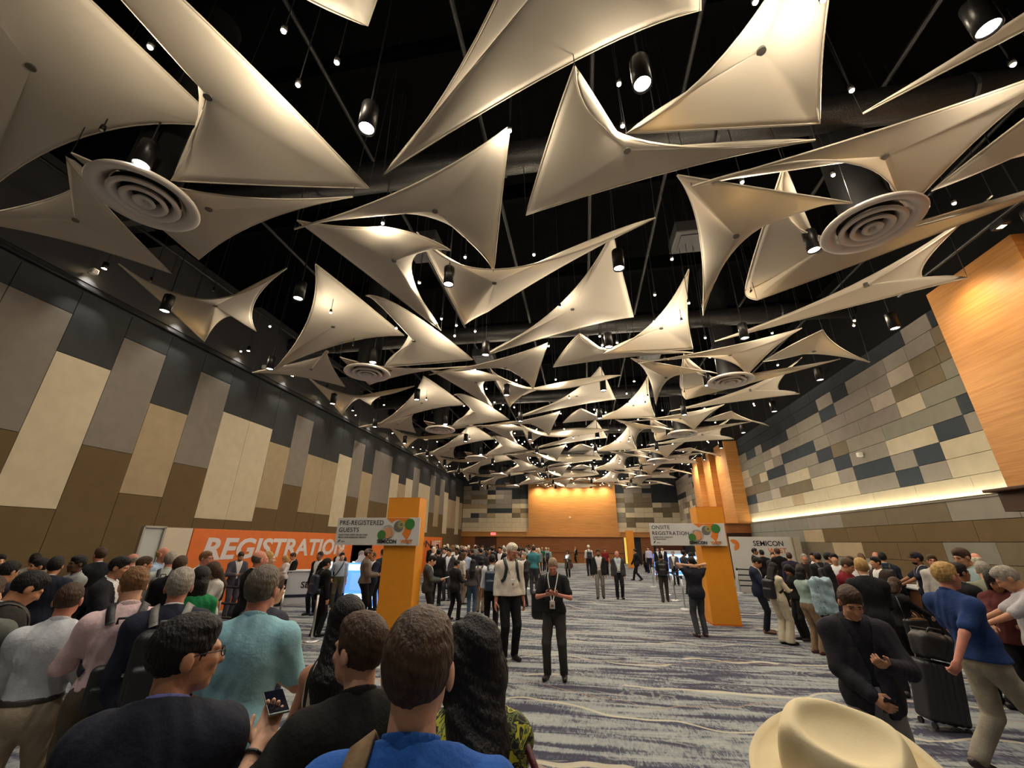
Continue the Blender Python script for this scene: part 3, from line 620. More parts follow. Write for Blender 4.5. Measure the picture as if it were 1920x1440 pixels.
def skeleton(c):
    f = c['sex'] == 'f'; sw = (.148 if f else .172) * c['bw'] ** .6; hw = .088
    st = c['stance']; J = {}
    if st == 'walk': fy = (.30, -.26)
    elif st == 'step': fy = (.12, -.10)
    else: fy = (.02, -.01)
    sp = .13 if st == 'wide' else (.085 if f else .10)
    ln = c['lean']; P = A3(0, 0, .94 if st != 'walk' else .90)
    for i, s in enumerate((1, -1)):
        an = A3(s * sp, fy[i] * (1), .085 + (.05 if st == 'walk' and fy[i] < 0 else 0)); hp = P + A3(s * hw, 0, -.03); kn, an = ik(hp, an, .43, .42, (s * .12, 1, 0)); J['hip%d' % i], J['kn%d' % i], J['an%d' % i] = hp, kn, an
        J['hl%d' % i] = an + A3(0, -.045, -.045); J['to%d' % i] = A3(an[0] + s * .025, an[1] + .165, .035)
        if an[2] > .1: J['hl%d' % i] = an + A3(0, -.055, -.03); J['to%d' % i] = A3(an[0] + s * .02, an[1] + .13, .04)
    C = A3(ln[0] * .6, ln[1] * .6, 1.27); N = A3(ln[0], ln[1] - .005, 1.465); J['P'], J['C'], J['N'] = P, C, N
    tw = rotz(c['twist'])
    for i, s in enumerate((1, -1)):
        S = N + tw @ A3(s * sw, -.01, -.088); t = c['arms'][i]; ta = ARM[t] if isinstance(t, str) else t
        wr = A3(s * ta[0][0], ta[0][1], ta[0][2]); pl = A3(s * ta[1][0], ta[1][1], ta[1][2]); base = A3(ln[0] * .8, ln[1] * .8, 0)
        k = .94 if f else 1.; e, w = ik(S, tw @ wr + base, .285 * k, .255 * k, tw @ pl); J['S%d' % i], J['E%d' % i], J['W%d' % i] = S, e, w
        nm = tw @ A3(s * ta[2][0], ta[2][1], ta[2][2]); J['n%d' % i] = nm / np.linalg.norm(nm)
    R = rotz(c['hyaw']) @ rotx(-c['hpitch']) @ roty(c['hroll']); J['R'] = R
    J['H'] = N + A3(0, .012, .055) + R @ A3(0, .012, .105); J['top'] = J['H'] + R @ A3(0, -.02, 0) + A3(0, 0, .130); return J
def torso_prims(c, J, infl=0.):
    f = c['sex'] == 'f'; b = c['bw']; P, C, N = J['P'], J['C'], J['N']; m = (P + C) / 2; bl = c['belly']
    L = [el(C + A3(0, .0, .02), (.158 * b if not f else .138 * b, .112 * b, .20)), el(m + A3(0, .012 + bl * .5, .0), ((.142 if not f else .118) * b, .104 * b + bl, .17)), el(P + A3(0, -.005, .02), ((.160 if not f else .165) * b, .122 * b, .135)),
         rc(J['S0'], J['S1'], .044 * b), rc(N + A3(.025, -.015, .005), J['S0'] * .85 + N * .15, .036 * b, .040 * b), rc(N + A3(-.025, -.015, .005), J['S1'] * .85 + N * .15, .036 * b, .040 * b), el(C + A3(0, -.055, .06), (.14 * b, .07, .13))]
    if f: L += [el(C + A3(.06, .085, .03), (.058, .05, .06)), el(C + A3(-.06, .085, .03), (.058, .05, .06))]
    return L
def arm_prims(c, J, i, upto=2., r=1.):
    b = c['bw'] ** .7 * r * (.86 if c['sex'] == 'f' else 1); S, E, W = J['S%d' % i], J['E%d' % i], J['W%d' % i]; L = [el(S, (.046 * b, .047 * b, .046 * b))]
    if upto <= 1: L.append(rc(S, S + (E - S) * upto, .048 * b, .043 * b))
    else: L.append(rc(S, E, .048 * b, .040 * b)); L.append(rc(E, E + (W - E) * (upto - 1), .040 * b, (.040 - .012 * (upto - 1)) * b) + (.012,))
    return L
def leg_prims(c, J, i, r=1.):
    b = c['bw'] ** .6 * r; return [rc(J['hip%d' % i], J['kn%d' % i], .078 * b, .054 * b), rc(J['kn%d' % i], J['an%d' % i], .052 * b, .038 * b) + (.012,)]
def hand_prims(c, J, i):
    k = .9 if c['sex'] == 'f' else 1.; W, E = J['W%d' % i], J['E%d' % i]; d = (W - E) / np.linalg.norm(W - E); n = J['n%d' % i]; n = n - d * (n @ d); n /= max(np.linalg.norm(n), 1e-6); s = np.cross(d, n) * (1 if i == 0 else -1)
    curl = .55 if c['arms'][i] in ('down', 'swingf', 'swingb', 'side', 'pocket', 'head') else .95
    if c['arms'][i] in ('pull', 'phone'): curl = 1.25
    Rm = np.stack([d, s, n], 1); pal = W + d * .05 * k; L = [rc(W - d * .05, W + d * .01, .028 * k, .025 * k), el(pal, (.052 * k, .042 * k, .019 * k), Rm), rc(W + d * .02, W + d * .07, .022 * k, .018 * k)]
    for q, (of, ln) in enumerate(((.030, .072), (.010, .08), (-.010, .075), (-.029, .06))):
        p0 = W + d * .083 * k + s * of * k; a = curl * (.45 + .06 * q); d1 = d * math.cos(a) + n * math.sin(a); p1 = p0 + d1 * ln * .5 * k; a2 = a + curl * .8; d2 = d * math.cos(a2) + n * math.sin(a2); p2 = p1 + d2 * ln * .45 * k
        L += [rc(p0 - d * .012, p1, .0098 * k, .0088 * k), rc(p1, p2, .0088 * k, .0074 * k)]
    t0 = W + d * .028 * k + s * .032 * k; t1 = t0 + (d * .55 + s * .55 + n * .5) * .042 * k; t2 = t1 + (d * .9 + n * .35) * .03 * k; L += [rc(t0, t1, .0135 * k, .0105 * k), rc(t1, t2, .0102 * k, .0082 * k)]
    return L
def head_prims(c, J):
    H, R, N = J['H'], J['R'], J['N']; k = .95 if c['sex'] == 'f' else 1.; h = lambda x, y, z: H + R @ A3(x, y, z) * k; e = lambda p, r: el(h(*p), np.array(r) * k, R)
    return [e((0, -.014, .032), (.076, .098, .097)), e((0, .032, -.022), (.063, .070, .094)), e((0, .042, -.072), (.048, .050, .038)), e((0, .078, -.098), (.020, .018, .016)),
            rc(h(0, .098, .012), h(0, .117, -.026), .009 * k, .0135 * k), e((0, .088, .024), (.052, .014, .011)), e((.03, .082, -.022), (.024, .018, .018)), e((-.03, .082, -.022), (.024, .018, .018)), e((0, .094, -.058), (.024, .011, .011))], \
           [e((.079, -.006, -.006), (.011, .021, .034)), e((-.079, -.006, -.006), (.011, .021, .034))], [e((.031, .112, .008), (.017, .018, .011)), e((-.031, .112, .008), (.017, .018, .011)), e((0, .112, -.0575), (.026, .006, .0022))], \
           [rc(h(0, -.022, -.06), N + A3(0, -.012, -.03), .052 * k, .060 * k)]
def hair_field(c, J, v):
    st = c['hair']; H, R = J['H'], J['R']; k = .95 if c['sex'] == 'f' else 1.; h = lambda x, y, z: H + R @ A3(x, y, z) * k; e = lambda p, r: el(h(*p), np.array(r) * k, R); n = lambda x, y, z: R @ A3(x, y, z)
    t = {'buzz': .005, 'bald': .004}.get(st, .010); L = [e((0, -.016, .036), (.078 + t * .7, .100 + t * .8, .097 + t))]
    if st == 'wavy': L += [e((0, -.03, .03), (.108, .118, .108)), e((.085, -.03, -.05), (.045, .07, .12)), e((-.085, -.03, -.05), (.045, .07, .12))]
    if st == 'short' : L += [e((0, .03, .092), (.062, .064, .042))]
    if st in ('long', 'wavy', 'straight', 'bob'): L += [e((0, -.01, .05), (.092, .112, .10)), e((.072, -.02, -.03), (.026, .06, .11)), e((-.072, -.02, -.03), (.026, .06, .11))]
    if st == 'bun': L += [e((0, -.11, .03), (.045, .045, .045))]
    if st == 'tail': L += [e((0, -.12, .02), (.03, .03, .04)), rc(h(0, -.13, 0), h(0, -.12, -.2), .032, .012)]
    F = Fld(L, v, k=.03, pad=.03) if st not in ('long', 'wavy', 'straight', 'bob') else None
    if F is None:
        dn = .34 if st == 'wavy' else (.30 if st in ('long', 'straight') else .13); w = .19 if st == 'wavy' else .09
        nb = J['N'] + A3(0, -.085, .02); b0 = h(0, -.07, -.05); b1 = (nb + A3(0, -.02, -.1)) if st != 'bob' else h(0, -.05, -.15)
        q_ = .78 if c['hlen'] < 1 else 1.; L += [rc(b0 + A3(.04, 0, 0), b1 + A3(.05 * q_, -.01, 0), .06, .055 * q_), rc(b0 - A3(.04, 0, 0), b1 - A3(.05 * q_, .01, 0), .06, .055 * q_), rc(b0, b1 + A3(0, -.02, 0), .07 * q_, .06 * q_)]
        if st != 'bob':
            b2 = b1 + A3(0, -.025, (-dn + .14) * c['hlen']); L += [rc(b1 + A3(.05, 0, 0), b2 + A3(w * .5, 0, 0), .055, .03), rc(b1 - A3(.05, 0, 0), b2 - A3(w * .5, 0, .02), .055, .03), rc(b1 - A3(0, .02, 0), b2 - A3(0, .01, .05), .06, .03)]
        F = Fld(L, v, k=.03, pad=.03)
        if st == 'wavy': F.ripple(.0045, 1.0, 1.)
        F.cut(e((0, .11, -.045), (.062, .085, .092)), .01)
    else:
        if st == 'bald':
            F.plane(h(0, 0, .03), n(0, .35, 1)); F.plane(h(0, .03, 0), n(0, 1, .1)); F.plane(h(0, 0, -.055), n(0, -.3, -1))
        else:
            F.cut(e((0, .13, -.045), (.078, .098, .108)), .01); F.plane(h(0, -.05, -.062), n(0, .12, -1)); F.plane(h(0, .03, -.01), n(0, .95, -.55))if 0 else None
            F.cut(rc(h(.09, .012, -.06), h(.09, .012, .0), .030, .027), .006); F.cut(rc(h(-.09, .012, -.06), h(-.09, .012, .0), .030, .027), .006)
            F.cut(e((0, .10, -.10), (.1, .10, .09)), .01)
    if v < .009: F.ripple(.0016, 4.5, .7)
    return F
def ribbon(name, pts, nrm, w, th, m, parent):
    V = []; F = []; n = len(pts)
    for i in range(n):
        t = pts[min(i + 1, n - 1)] - pts[max(i - 1, 0)]; t = t / max(np.linalg.norm(t), 1e-9); nn = nrm[i] - t * (nrm[i] @ t); nn /= max(np.linalg.norm(nn), 1e-9); s = np.cross(t, nn) * w / 2
        for q in (pts[i] - s, pts[i] + s, pts[i] + s + nn * th, pts[i] - s + nn * th): V.append(q)
    for i in range(n - 1):
        for k in range(4): F.append((i * 4 + k, i * 4 + (k + 1) % 4, i * 4 + 4 + (k + 1) % 4, i * 4 + 4 + k))
    F += [(0, 1, 2, 3), (4 * n - 1, 4 * n - 2, 4 * n - 3, 4 * n - 4)]
    return mesh_obj(name, V, F, m, parent, True)
def union_eval(prims, P, infl, k=.04):
    X, Y, Z = P[:, 0], P[:, 1], P[:, 2]; D = np.full(len(P), 9.)
    for p in prims:
        d = p[0](X, Y, Z) - infl; h = np.maximum(k - np.abs(D - d), 0) / k; D = np.minimum(D, d) - h * h * k * .25
    return D
def stick(prims, pts, infl, off):
    """pulls a path onto the clothed surface"""
    P = np.array(pts, float)
    seg = []
    for i in range(len(P) - 1):
        for t in np.linspace(0, 1, 7, endpoint=False): seg.append(P[i] * (1 - t) + P[i + 1] * t)
    P = np.array(seg + [P[-1]]); G = np.zeros_like(P)
    for it in range(6):
        d = union_eval(prims, P, infl)
        for a in range(3):
            e = np.zeros(3); e[a] = .004; G[:, a] = (union_eval(prims, P + e, infl) - union_eval(prims, P - e, infl)) / .008
        G /= np.maximum(np.linalg.norm(G, axis=1), 1e-6)[:, None]; P = P - G * (d - off)[:, None]
    for it in range(2): P[1:-1] = (P[:-2] + P[1:-1] * 2 + P[2:]) / 4
    return P, G
TOPS = {  # inflation, hem height, sleeve reach (1 = elbow, 2 = wrist), smoothing
 'shirt': (.014, .992, 1.93, .05), 'jacket': (.024, .80, 1.95, .06), 'polo': (.016, .92, .72, .05), 'tee': (.015, .88, .75, .05), 'sweater': (.018, .93, 1.93, .06), 'blouse': (.016, .90, 1.1, .05), 'tank': (.010, .93, 0, .05), 'dress': (.014, .62, .6, .06), 'rolled': (.016, .99, 1.25, .05), 'coat': (.034, .55, 1.95, .06)}
GEO = {}
DEF = dict(sex='m', bw=1., belly=0., lean=(0, 0), twist=0., hyaw=0., hpitch=0., hroll=0., arms=('down', 'down'), stance='stand', hair='short', top='shirt', bottom='trousers', open=False, glasses=False, beard=False, hlen=1.)
def geo(c, lod):
    key = repr(sorted(c.items())) + lod
    if key in GEO: return GEO[key]
    vb, vh, vc = {'near': (.012, .0055, .0095), 'mid': (.017, .0085, .014), 'far': (.026, .014, .021)}[lod]; J = skeleton(c); G = {'J': J}; f = c['sex'] == 'f'
    tp = torso_prims(c, J); face, ears, socks, neck = head_prims(c, J); parts = []
    B = Fld(tp + neck + arm_prims(c, J, 0, 1.98) + arm_prims(c, J, 1, 1.98) + leg_prims(c, J, 0) + leg_prims(c, J, 1) + [rc(J['hl0'], J['to0'], .034, .028), rc(J['hl1'], J['to1'], .034, .028)] , vb, k=.035, pad=.05)
    B.D += .004; parts.append(B.mesh())
    Hd = Fld(face + neck, vh, k=.022, pad=.03)
    for q in ears: Hd.u(q, .008)
    for q in socks: Hd.cut(q, .008)
    parts.append(Hd.mesh())
    for i in (0, 1): parts.append(Fld(hand_prims(c, J, i), max(vh * .8, .0045) if lod != 'far' else .0105, k=.008, pad=.02).mesh())
    G['body'] = qmesh('body', parts)
    if c['hair'] != 'none': G['hair'] = qmesh('hair', [hair_field(c, J, vh).mesh()])
    if c['beard']:
        h = lambda x, y, z: J['H'] + J['R'] @ A3(x, y, z)
        F = Fld([el(h(0, .045, -.074), (.056, .060, .048), J['R'])], vh); F.cut(el(h(0, .112, -.055), (.024, .03, .011), J['R'])); F.plane(h(0, 0, -.045), J['R'] @ A3(0, .25, 1)); G['beard'] = qmesh('beard', [F.mesh()])
    infl, hem, sl, k = TOPS[c['top']]; N = J['N']; prims = list(tp)
    if sl > 0:
        for i in (0, 1): prims += arm_prims(c, J, i, sl, 1.08 if c['top'] in ('jacket', 'coat', 'sweater', 'shirt', 'rolled') else 1.10)
    if c['top'] in ('jacket', 'coat', 'dress', 'tee', 'polo', 'blouse', 'sweater'):
        P = J['P']; w = .165 * c['bw']; prims += [el(P + A3(0, 0, -.02), (w + .012, .135 * c['bw'] + c['belly'] * .5, .17))]
        if hem < .8: prims += [rc(P + A3(.05, 0, 0), A3(.06, 0, hem - .05), .13, .17), rc(P - A3(.05, 0, 0), A3(-.06, 0, hem - .05), .13, .17)]
    T = Fld(prims, vc, k=k, pad=.05, infl=infl)
    if lod != 'far': T.ripple(.0028 if c['top'] not in ('jacket', 'coat') else .0022, 1., hash(c['top']) % 7 * .7 if 0 else len(c['top']) * .9)
    T.plane((0, 0, hem), (0, 0, -1)); T.plane(N + A3(0, 0, .030), (0, .5, 1))
    if c['top'] == 'tank':
        for s in (1, -1): T.plane(N + A3(s * .115, 0, 0), (s, 0, .15))
    if c['top'] in ('jacket', 'coat') or c['open']:
        zb = 1.10 if c['top'] == 'jacket' else 1.02; lx = J['C'][0]
        op = .055 if c['open'] else .012
        T.keep(lambda X, Y, Z: np.where(Y > .0 + 0 * X + 0 * Z, np.where(Z > zb, (Z - zb) * .24 + op, (zb - Z) * .14 + op) - np.abs(X - lx), -1.))
        S2 = Fld(tp, vc, k=.05, pad=.04, infl=.012); S2.plane((0, 0, .95), (0, 0, -1)); S2.plane(N + A3(0, 0, .032), (0, .5, 1)); G['shirt'] = qmesh('shirt', [S2.mesh()])
    if sl > 1: 
        for i in (0, 1): pass
    G['top'] = qmesh('top', [T.mesh()]); G['prims'] = prims; G['infl'] = infl
    if c['top'] != 'tank' and lod != 'far':
        F = Fld([rc(N + A3(0, -.012, -.035), N + A3(0, -.002, .07), .068, .060)], vc * .7, infl=.004); F.plane(N + A3(0, 0, .042 if c['top'] != 'tee' else .03), (0, .45, 1)); F.plane(N + A3(0, 0, -.03), (0, -.2, -1)); F.keep(lambda X, Y, Z: np.where(Y > N[1] + .02 + 0 * X + 0 * Z, .016 - np.abs(X - N[0]), -1.)); G['collar'] = qmesh('collar', [F.mesh()])
    if c['bottom'] != 'none':
        pl = [el(J['P'] + A3(0, -.005, .02), (.160 * c['bw'], .124 * c['bw'], .135)), el((J['P'] + J['C']) / 2 + A3(0, .01, -.06), (.132 * c['bw'], .098 * c['bw'] + c['belly'] * .4, .14))]
        r = {'jeans': .98, 'wide': 1.25}.get(c['bottom'], 1.06)
        for i in (0, 1):
            b = c['bw'] ** .6 * r; pl += [rc(J['hip%d' % i], J['kn%d' % i], .084 * b, .058 * b), rc(J['kn%d' % i], J['an%d' % i], .057 * b, (.048 if c['bottom'] != 'wide' else .066) * b) + (.012,)]
        Q = Fld(pl, vc, k=.035, pad=.05, infl=.012)
        if lod != 'far': Q.ripple(.003, .9, 2.2)
        Q.plane((0, 0, 1.02), (0, 0, 1)); Q.plane((0, 0, .045), (0, 0, -1)); G['bottom'] = qmesh('bottom', [Q.mesh()])
    for i in (0, 1):
        F = Fld([rc(J['hl%d' % i], J['to%d' % i], .041, .036), rc(J['an%d' % i] + A3(0, -.01, -.02), J['hl%d' % i] * .5 + J['to%d' % i] * .5, .046, .04)], .008 if lod == 'near' else (.011 if lod == 'mid' else .018), k=.02); F.plane((0, 0, .003), (0, 0, -1)); F.plane(J['an%d' % i] + A3(0, 0, .035), (0, 0, 1)); G['shoe%d' % i] = qmesh('shoe', [F.mesh()])
    GEO[key] = G; return G
def link(name, me, m, parent):
    if not me.materials: me.materials.append(m)
    o = bpy.data.objects.new(name, me); COL.objects.link(o); o.parent = parent
    if me.materials[0] is not m: o.material_slots[0].link = 'OBJECT'; o.material_slots[0].material = m
    return o
SK = {'a': (206, 158, 128), 'b': (184, 132, 100), 'c': (142, 96, 68), 'd': (92, 62, 46), 'r': (196, 130, 108)}
HC = {'k': (20, 18, 18), 'b': (68, 49, 35), 'l': (118, 84, 52), 'g': (150, 142, 130), 'w': (222, 212, 190), 'n': (150, 126, 104), 'y': (176, 140, 84), 's': (96, 86, 74)}
PEOPLE = []
def person(label, head, y=None, feet=None, face=0., lod=None, skin='a', hairc='k', topc=(30, 30, 34), botc=(26, 26, 30), shoec=(24, 20, 18), shirtc=(225, 225, 225), group=None, badge=None, pack=None, packlabel=None, packsz=1., bag=None, belt=None, eyes=None, hat=None, phone=None, hmin=1.5, hmax=2.0, **kw):
    c = dict(DEF); c.update(kw); c['hair'] = kw.get('hair', 'short')
    if feet is not None: y = at_z(feet[0], feet[1], 0)[1]
    lod = lod or ('near' if y < 4.2 else 'mid' if y < 12.5 else 'far')
    G = geo(c, lod); J = G['J']; X = at_y(head[0], head[1], y); hz = min(max(X[2], hmin), hmax); s = hz / J['top'][2]; a = math.radians(face); R = rotz(a)
    loc = np.array([X[0], X[1], 0]) - R @ (A3(J['top'][0], J['top'][1], 0) * s)
    r = empty('person', tuple(loc), a); r.scale = (s, s, s); tag(r, label, 'person', group)
    link('body', G['body'], cmat(SK[skin], 'skin'), r)
    if 'hair' in G: link('hair', G['hair'], cmat(HC[hairc], 'hair'), r)
    if 'beard' in G: link('beard', G['beard'], cmat(HC[hairc], 'hair'), r)
    tn = {'shirt': 'shirt', 'rolled': 'shirt', 'jacket': 'jacket', 'polo': 'polo_shirt', 'tee': 't_shirt', 'sweater': 'sweater', 'blouse': 'blouse', 'tank': 'sleeveless_top', 'dress': 'dress', 'coat': 'coat'}[c['top']]
    tm = topc if isinstance(topc, bpy.types.Material) else cmat(topc); bm_ = botc if isinstance(botc, bpy.types.Material) else cmat(botc)
    link(tn, G['top'], tm, r)
    if 'shirt' in G: link('shirt', G['shirt'], cmat(shirtc), r)
    if 'collar' in G: link('collar', G['collar'], cmat(shirtc) if c['top'] in ('jacket', 'coat') else tm, r)
    if 'bottom' in G: link({'jeans': 'jeans'}.get(c['bottom'], 'trousers'), G['bottom'], bm_, r)
    for i in (0, 1): link('shoe', G['shoe%d' % i], cmat(shoec, 'leather'), r)
    if eyes is None: eyes = lod != 'far' and 90 < (abs(face + math.degrees(c['hyaw'])) % 360) < 270
    h = lambda x, y_, z: tuple(J['H'] + J['R'] @ A3(x, y_, z))
    if eyes:
        for q in (.031, -.031):
            MB().lathe([(.0, -.0075), (.008, -.004), (.0095, 0), (.008, .004), (.0, .0075)], h(q, .089, .008), 10).build('eye', mat('dark brown eye', (34, 24, 20), .2), r, True)
            MB().tube([h(q * .45, .103, .030), h(q, .104, .035), h(q * 1.5, .092, .030)], .0045, 6).build('eyebrow', cmat(HC[hairc], 'hair'), r, True)
    if c['glasses']:
        g = MB(); gc = (28, 26, 26) if c['glasses'] is True else c['glasses']
        for q in (1, -1):
            g.tube([h(q * (.033 + .022 * math.cos(t)), .112, .006 + .017 * math.sin(t)) for t in np.linspace(0, 2 * PI, 17)], .0022, 6, False); g.tube([h(q * .055, .110, .012), h(q * .082, .03, .014), h(q * .082, -.03, .0)], .002, 6)
        g.tube([h(-.011, .114, .010), h(.011, .114, .010)], .002, 6); g.build('glasses', mat('frame %s' % (gc,), gc, .3), r, True)
    pr, inf = G['prims'], G['infl']; C, N, P = J['C'], J['N'], J['P']
    if badge is not None:
        bc, bz = badge; front = max([.13, .115 + c['belly']]) * c['bw'] + .03
        for q in (1, -1):
            pts, nr = stick(pr, [N + A3(q * .06, -.06, .03), N + A3(q * .075, .03, .01), C + A3(q * .06, .14, .05), A3(C[0] + q * .012, front + C[1], bz)], inf, .003); ribbon('lanyard', pts, nr, .016, .003, cmat(bc), r)
        b_ = MB().box((C[0], pts[-1][1] + .008, bz - .055), (.085, .006, .115), bev=.002).build('badge', mat('white card', (228, 224, 214), .5), r)
        MB().box((C[0], pts[-1][1] + .0125, bz - .07), (.04, .002, .035)).build('badge_print', mat('badge print', (150, 130, 100), .6), b_)
    if belt is not None:
        F = Fld([el(P + A3(0, -.005, .02), (.160 * c['bw'], .124 * c['bw'], .135)), el((P + C) / 2 + A3(0, .01, -.06), (.138 * c['bw'], .104 * c['bw'] + c['belly'] * .5, .14))], .01, k=.035, infl=.018); F.plane((0, 0, 1.02), (0, 0, 1)); F.plane((0, 0, .985), (0, 0, -1)); link('belt', qmesh('belt', [F.mesh()]), cmat(belt, 'leather'), r)
    if pack is not None:
        pc, sc_ = pack; k = empty('backpack', tuple(loc), a); k.scale = (s, s, s); tag(k, packlabel or ('backpack worn by the ' + ' '.join(label.split()[1:11])), 'bag')
        v = .009 if lod == 'near' else .014 if lod == 'mid' else .024; yb = C[1] - .225 * c['bw'] ** .5
        z_ = 1.17 - (1 - packsz) * .35; F = Fld([rb_((C[0], yb, z_), np.array((.145, .075, .22)) * packsz, .065 * packsz), rb_((C[0], yb - .065 * packsz, z_ - .09 * packsz), np.array((.115, .035, .11)) * packsz, .03 * packsz)], v, k=.012); k_ = qmesh('pack_body', [F.mesh()]); link('pack_body', k_, cmat(pc, 'leather'), k)
        if lod != 'far': MB().tube([(C[0] - .03, yb, 1.40), (C[0] - .03, yb, 1.435), (C[0] + .03, yb, 1.435), (C[0] + .03, yb, 1.40)], .009, 6).build('grab_handle', cmat(sc_, 'leather'), k, True)
        for q in (1, -1):
            pts, nr = stick(pr, [C + A3(q * .075, -.16, .13), N + A3(q * .095, -.03, .05), C + A3(q * .105, .15, .10), C + A3(q * .13, .10, -.10), C + A3(q * .15, -.08, -.17)], inf, .010); ribbon('shoulder_strap', pts, nr, .05, .010, cmat(sc_, 'leather'), k)
    if hat == 'cap':
        F = Fld([el(h(0, -.014, .045), (.086, .108, .098), J['R'])], max(.007, .0001)); F.plane(h(0, 0, .028), J['R'] @ A3(0, 0, -1)); F.u(el(h(0, .115, .034), (.07, .07, .009), J['R']), .01); link('cap', qmesh('cap', [F.mesh()]), cmat(topc if not isinstance(topc, bpy.types.Material) else (40, 40, 44)), r)
    if phone is not None:
        i = phone; W, E = J['W%d' % i], J['E%d' % i]; d = (W - E) / np.linalg.norm(W - E); q = W + d * .10 + J['n%d' % i] * .035
        wq = R @ (q * s) + loc; o = MB().box((0, 0, 0), (.072, .145, .009), bev=.004).build('phone', mat('black phone case', (18, 18, 20), .3), None); o.location = tuple(wq); o.rotation_euler = (math.radians(50), 0, a)
        MB().box((0, 0, .0052), (.064, .134, .001)).build('screen', mat('phone screen', (60, 66, 80), .1, emit=(150, 165, 200), estr=.5), o); tag(o, 'phone held by the ' + ' '.join(label.split()[1:11]), 'phone')
    PEOPLE.append((r, c, G, loc, s, R)); return r, J, loc, s, R
# ================================================================ WHO STANDS WHERE
P = person; D2 = (26, 27, 32); NAVY = (34, 38, 54); BLK = (20, 20, 22); CHAR = (52, 52, 56); GR = (96, 92, 90)
def pattern(name, cols, scale, thr=None, stretch=None, kind='v'):
    m = bpy.data.materials.new(name); m.use_nodes = True; N = m.node_tree.nodes; L = m.node_tree.links; p = N['Principled BSDF']; p.inputs['Roughness'].default_value = .8
    tc = N.new('ShaderNodeTexCoord'); mp = N.new('ShaderNodeMapping'); mp.inputs['Scale'].default_value = stretch or (1, 1, 1); L.new(tc.outputs['Object'], mp.inputs[0])
    if kind == 'v': v = N.new('ShaderNodeTexVoronoi'); v.inputs['Scale'].default_value = scale; n = N.new('ShaderNodeTexNoise'); n.inputs['Scale'].default_value = scale * .8; n.inputs['Distortion'].default_value = 2.; L.new(mp.outputs[0], n.inputs[0]); src = n.outputs['Fac']
    else:
        s = N.new('ShaderNodeSeparateXYZ'); L.new(mp.outputs[0], s.inputs[0]); w = N.new('ShaderNodeMath'); w.operation = 'PINGPONG'; w.inputs[1].default_value = .5; a = N.new('ShaderNodeMath'); a.operation = 'MULTIPLY'; a.inputs[1].default_value = scale; L.new(s.outputs[0], a.inputs[0]); L.new(a.outputs[0], w.inputs[0]); a2 = N.new('ShaderNodeMath'); a2.operation = 'MULTIPLY'; a2.inputs[1].default_value = 2.; L.new(w.outputs[0], a2.inputs[0]); src = a2.outputs[0]
    r = N.new('ShaderNodeValToRGB'); r.color_ramp.interpolation = 'CONSTANT'; e = r.color_ramp.elements
    while len(e) < len(cols): e.new(.5)
    for i, (x, (pos, c)) in enumerate(zip(e, cols)): x.position = pos; x.color = lin(c) + (1,)
    L.new(src, r.inputs[0]); L.new(r.outputs[0], p.inputs['Base Color']); return m
M_floral = pattern('lime and black floral print', [(0, (24, 26, 22)), (.40, (96, 108, 40)), (.46, (28, 28, 24)), (.52, (178, 176, 48)), (.60, (70, 96, 60)), (.66, (160, 150, 60))], 11)
M_stripe = pattern('cream knit with black stripes', [(0, (20, 18, 18)), (.22, (206, 188, 158))], 9, kind='s')
M_dots = pattern('white spotted print', [(0, (70, 66, 62)), (.42, (206, 200, 188))], 45)
M_denim = pattern('light blue dyed cloth', [(0, (60, 84, 100)), (.36, (150, 176, 186)), (.6, (176, 196, 200))], 14)
# --- foreground
P('person in a navy blazer with purple collar and glasses, foreground left', (354, 1156), 1.5, face=26, skin='b', top='jacket', topc=(36, 38, 48), shirtc=(112, 112, 170), hyaw=-1.05, glasses=True, bw=1.06, arms=('front', 'front'), hair='short')
P('person with thinning grey brown hair in a light blue polo shirt, seen from behind', (497, 1063), 2.5, face=24, skin='r', hairc='s', top='polo', topc=(140, 186, 196), botc=(32, 36, 50), hair='short', arms=('bent', 'front'), bw=1.08, hyaw=-.15)
P('woman with straight black hair in a cream sleeveless top with black stripes', (655, 1120), 2.35, face=8, sex='f', skin='b', hair='straight', hlen=.3, top='tank', topc=M_stripe, botc=BLK, arms=('front', 'side'), hyaw=.35)
_o = at_y(690, 1152, 1.72) * A3(1, 1, 0); _r = rotz(math.radians(38)).T; _w = _r @ (at_y(484, 1388, 1.62) - _o); _e = _r @ (at_y(572, 1432, 1.46) - (at_y(612, 1296, 1.58) + at_y(484, 1388, 1.62)) / 2)
o4 = P('person in a black shirt turned left, bare forearm holding a phone', (690, 1152), 1.72, face=38, skin='a', hairc='b', top='polo', topc=(28, 27, 25), hyaw=.55, bw=1.06, arms=('front', ((-_w[0], _w[1], _w[2]), (-_e[0], _e[1], _e[2]), (0, -.4, .9))), hair='short')
P('person in a bright blue polo shirt seen from behind, nearest the camera', (790, 1148), 1.16, face=10, skin='a', hairc='b', top='polo', topc=(38, 86, 160), botc=(40, 40, 48), bw=1.08, hyaw=-.06, arms=('front', 'front'), hair='short')
P('woman with long wavy black hair in a lime and black floral blouse', (890, 1162), 1.72, face=26, sex='f', skin='b', hair='wavy', top='blouse', topc=M_floral, botc=BLK, hyaw=.25, arms=('front', 'bent'))
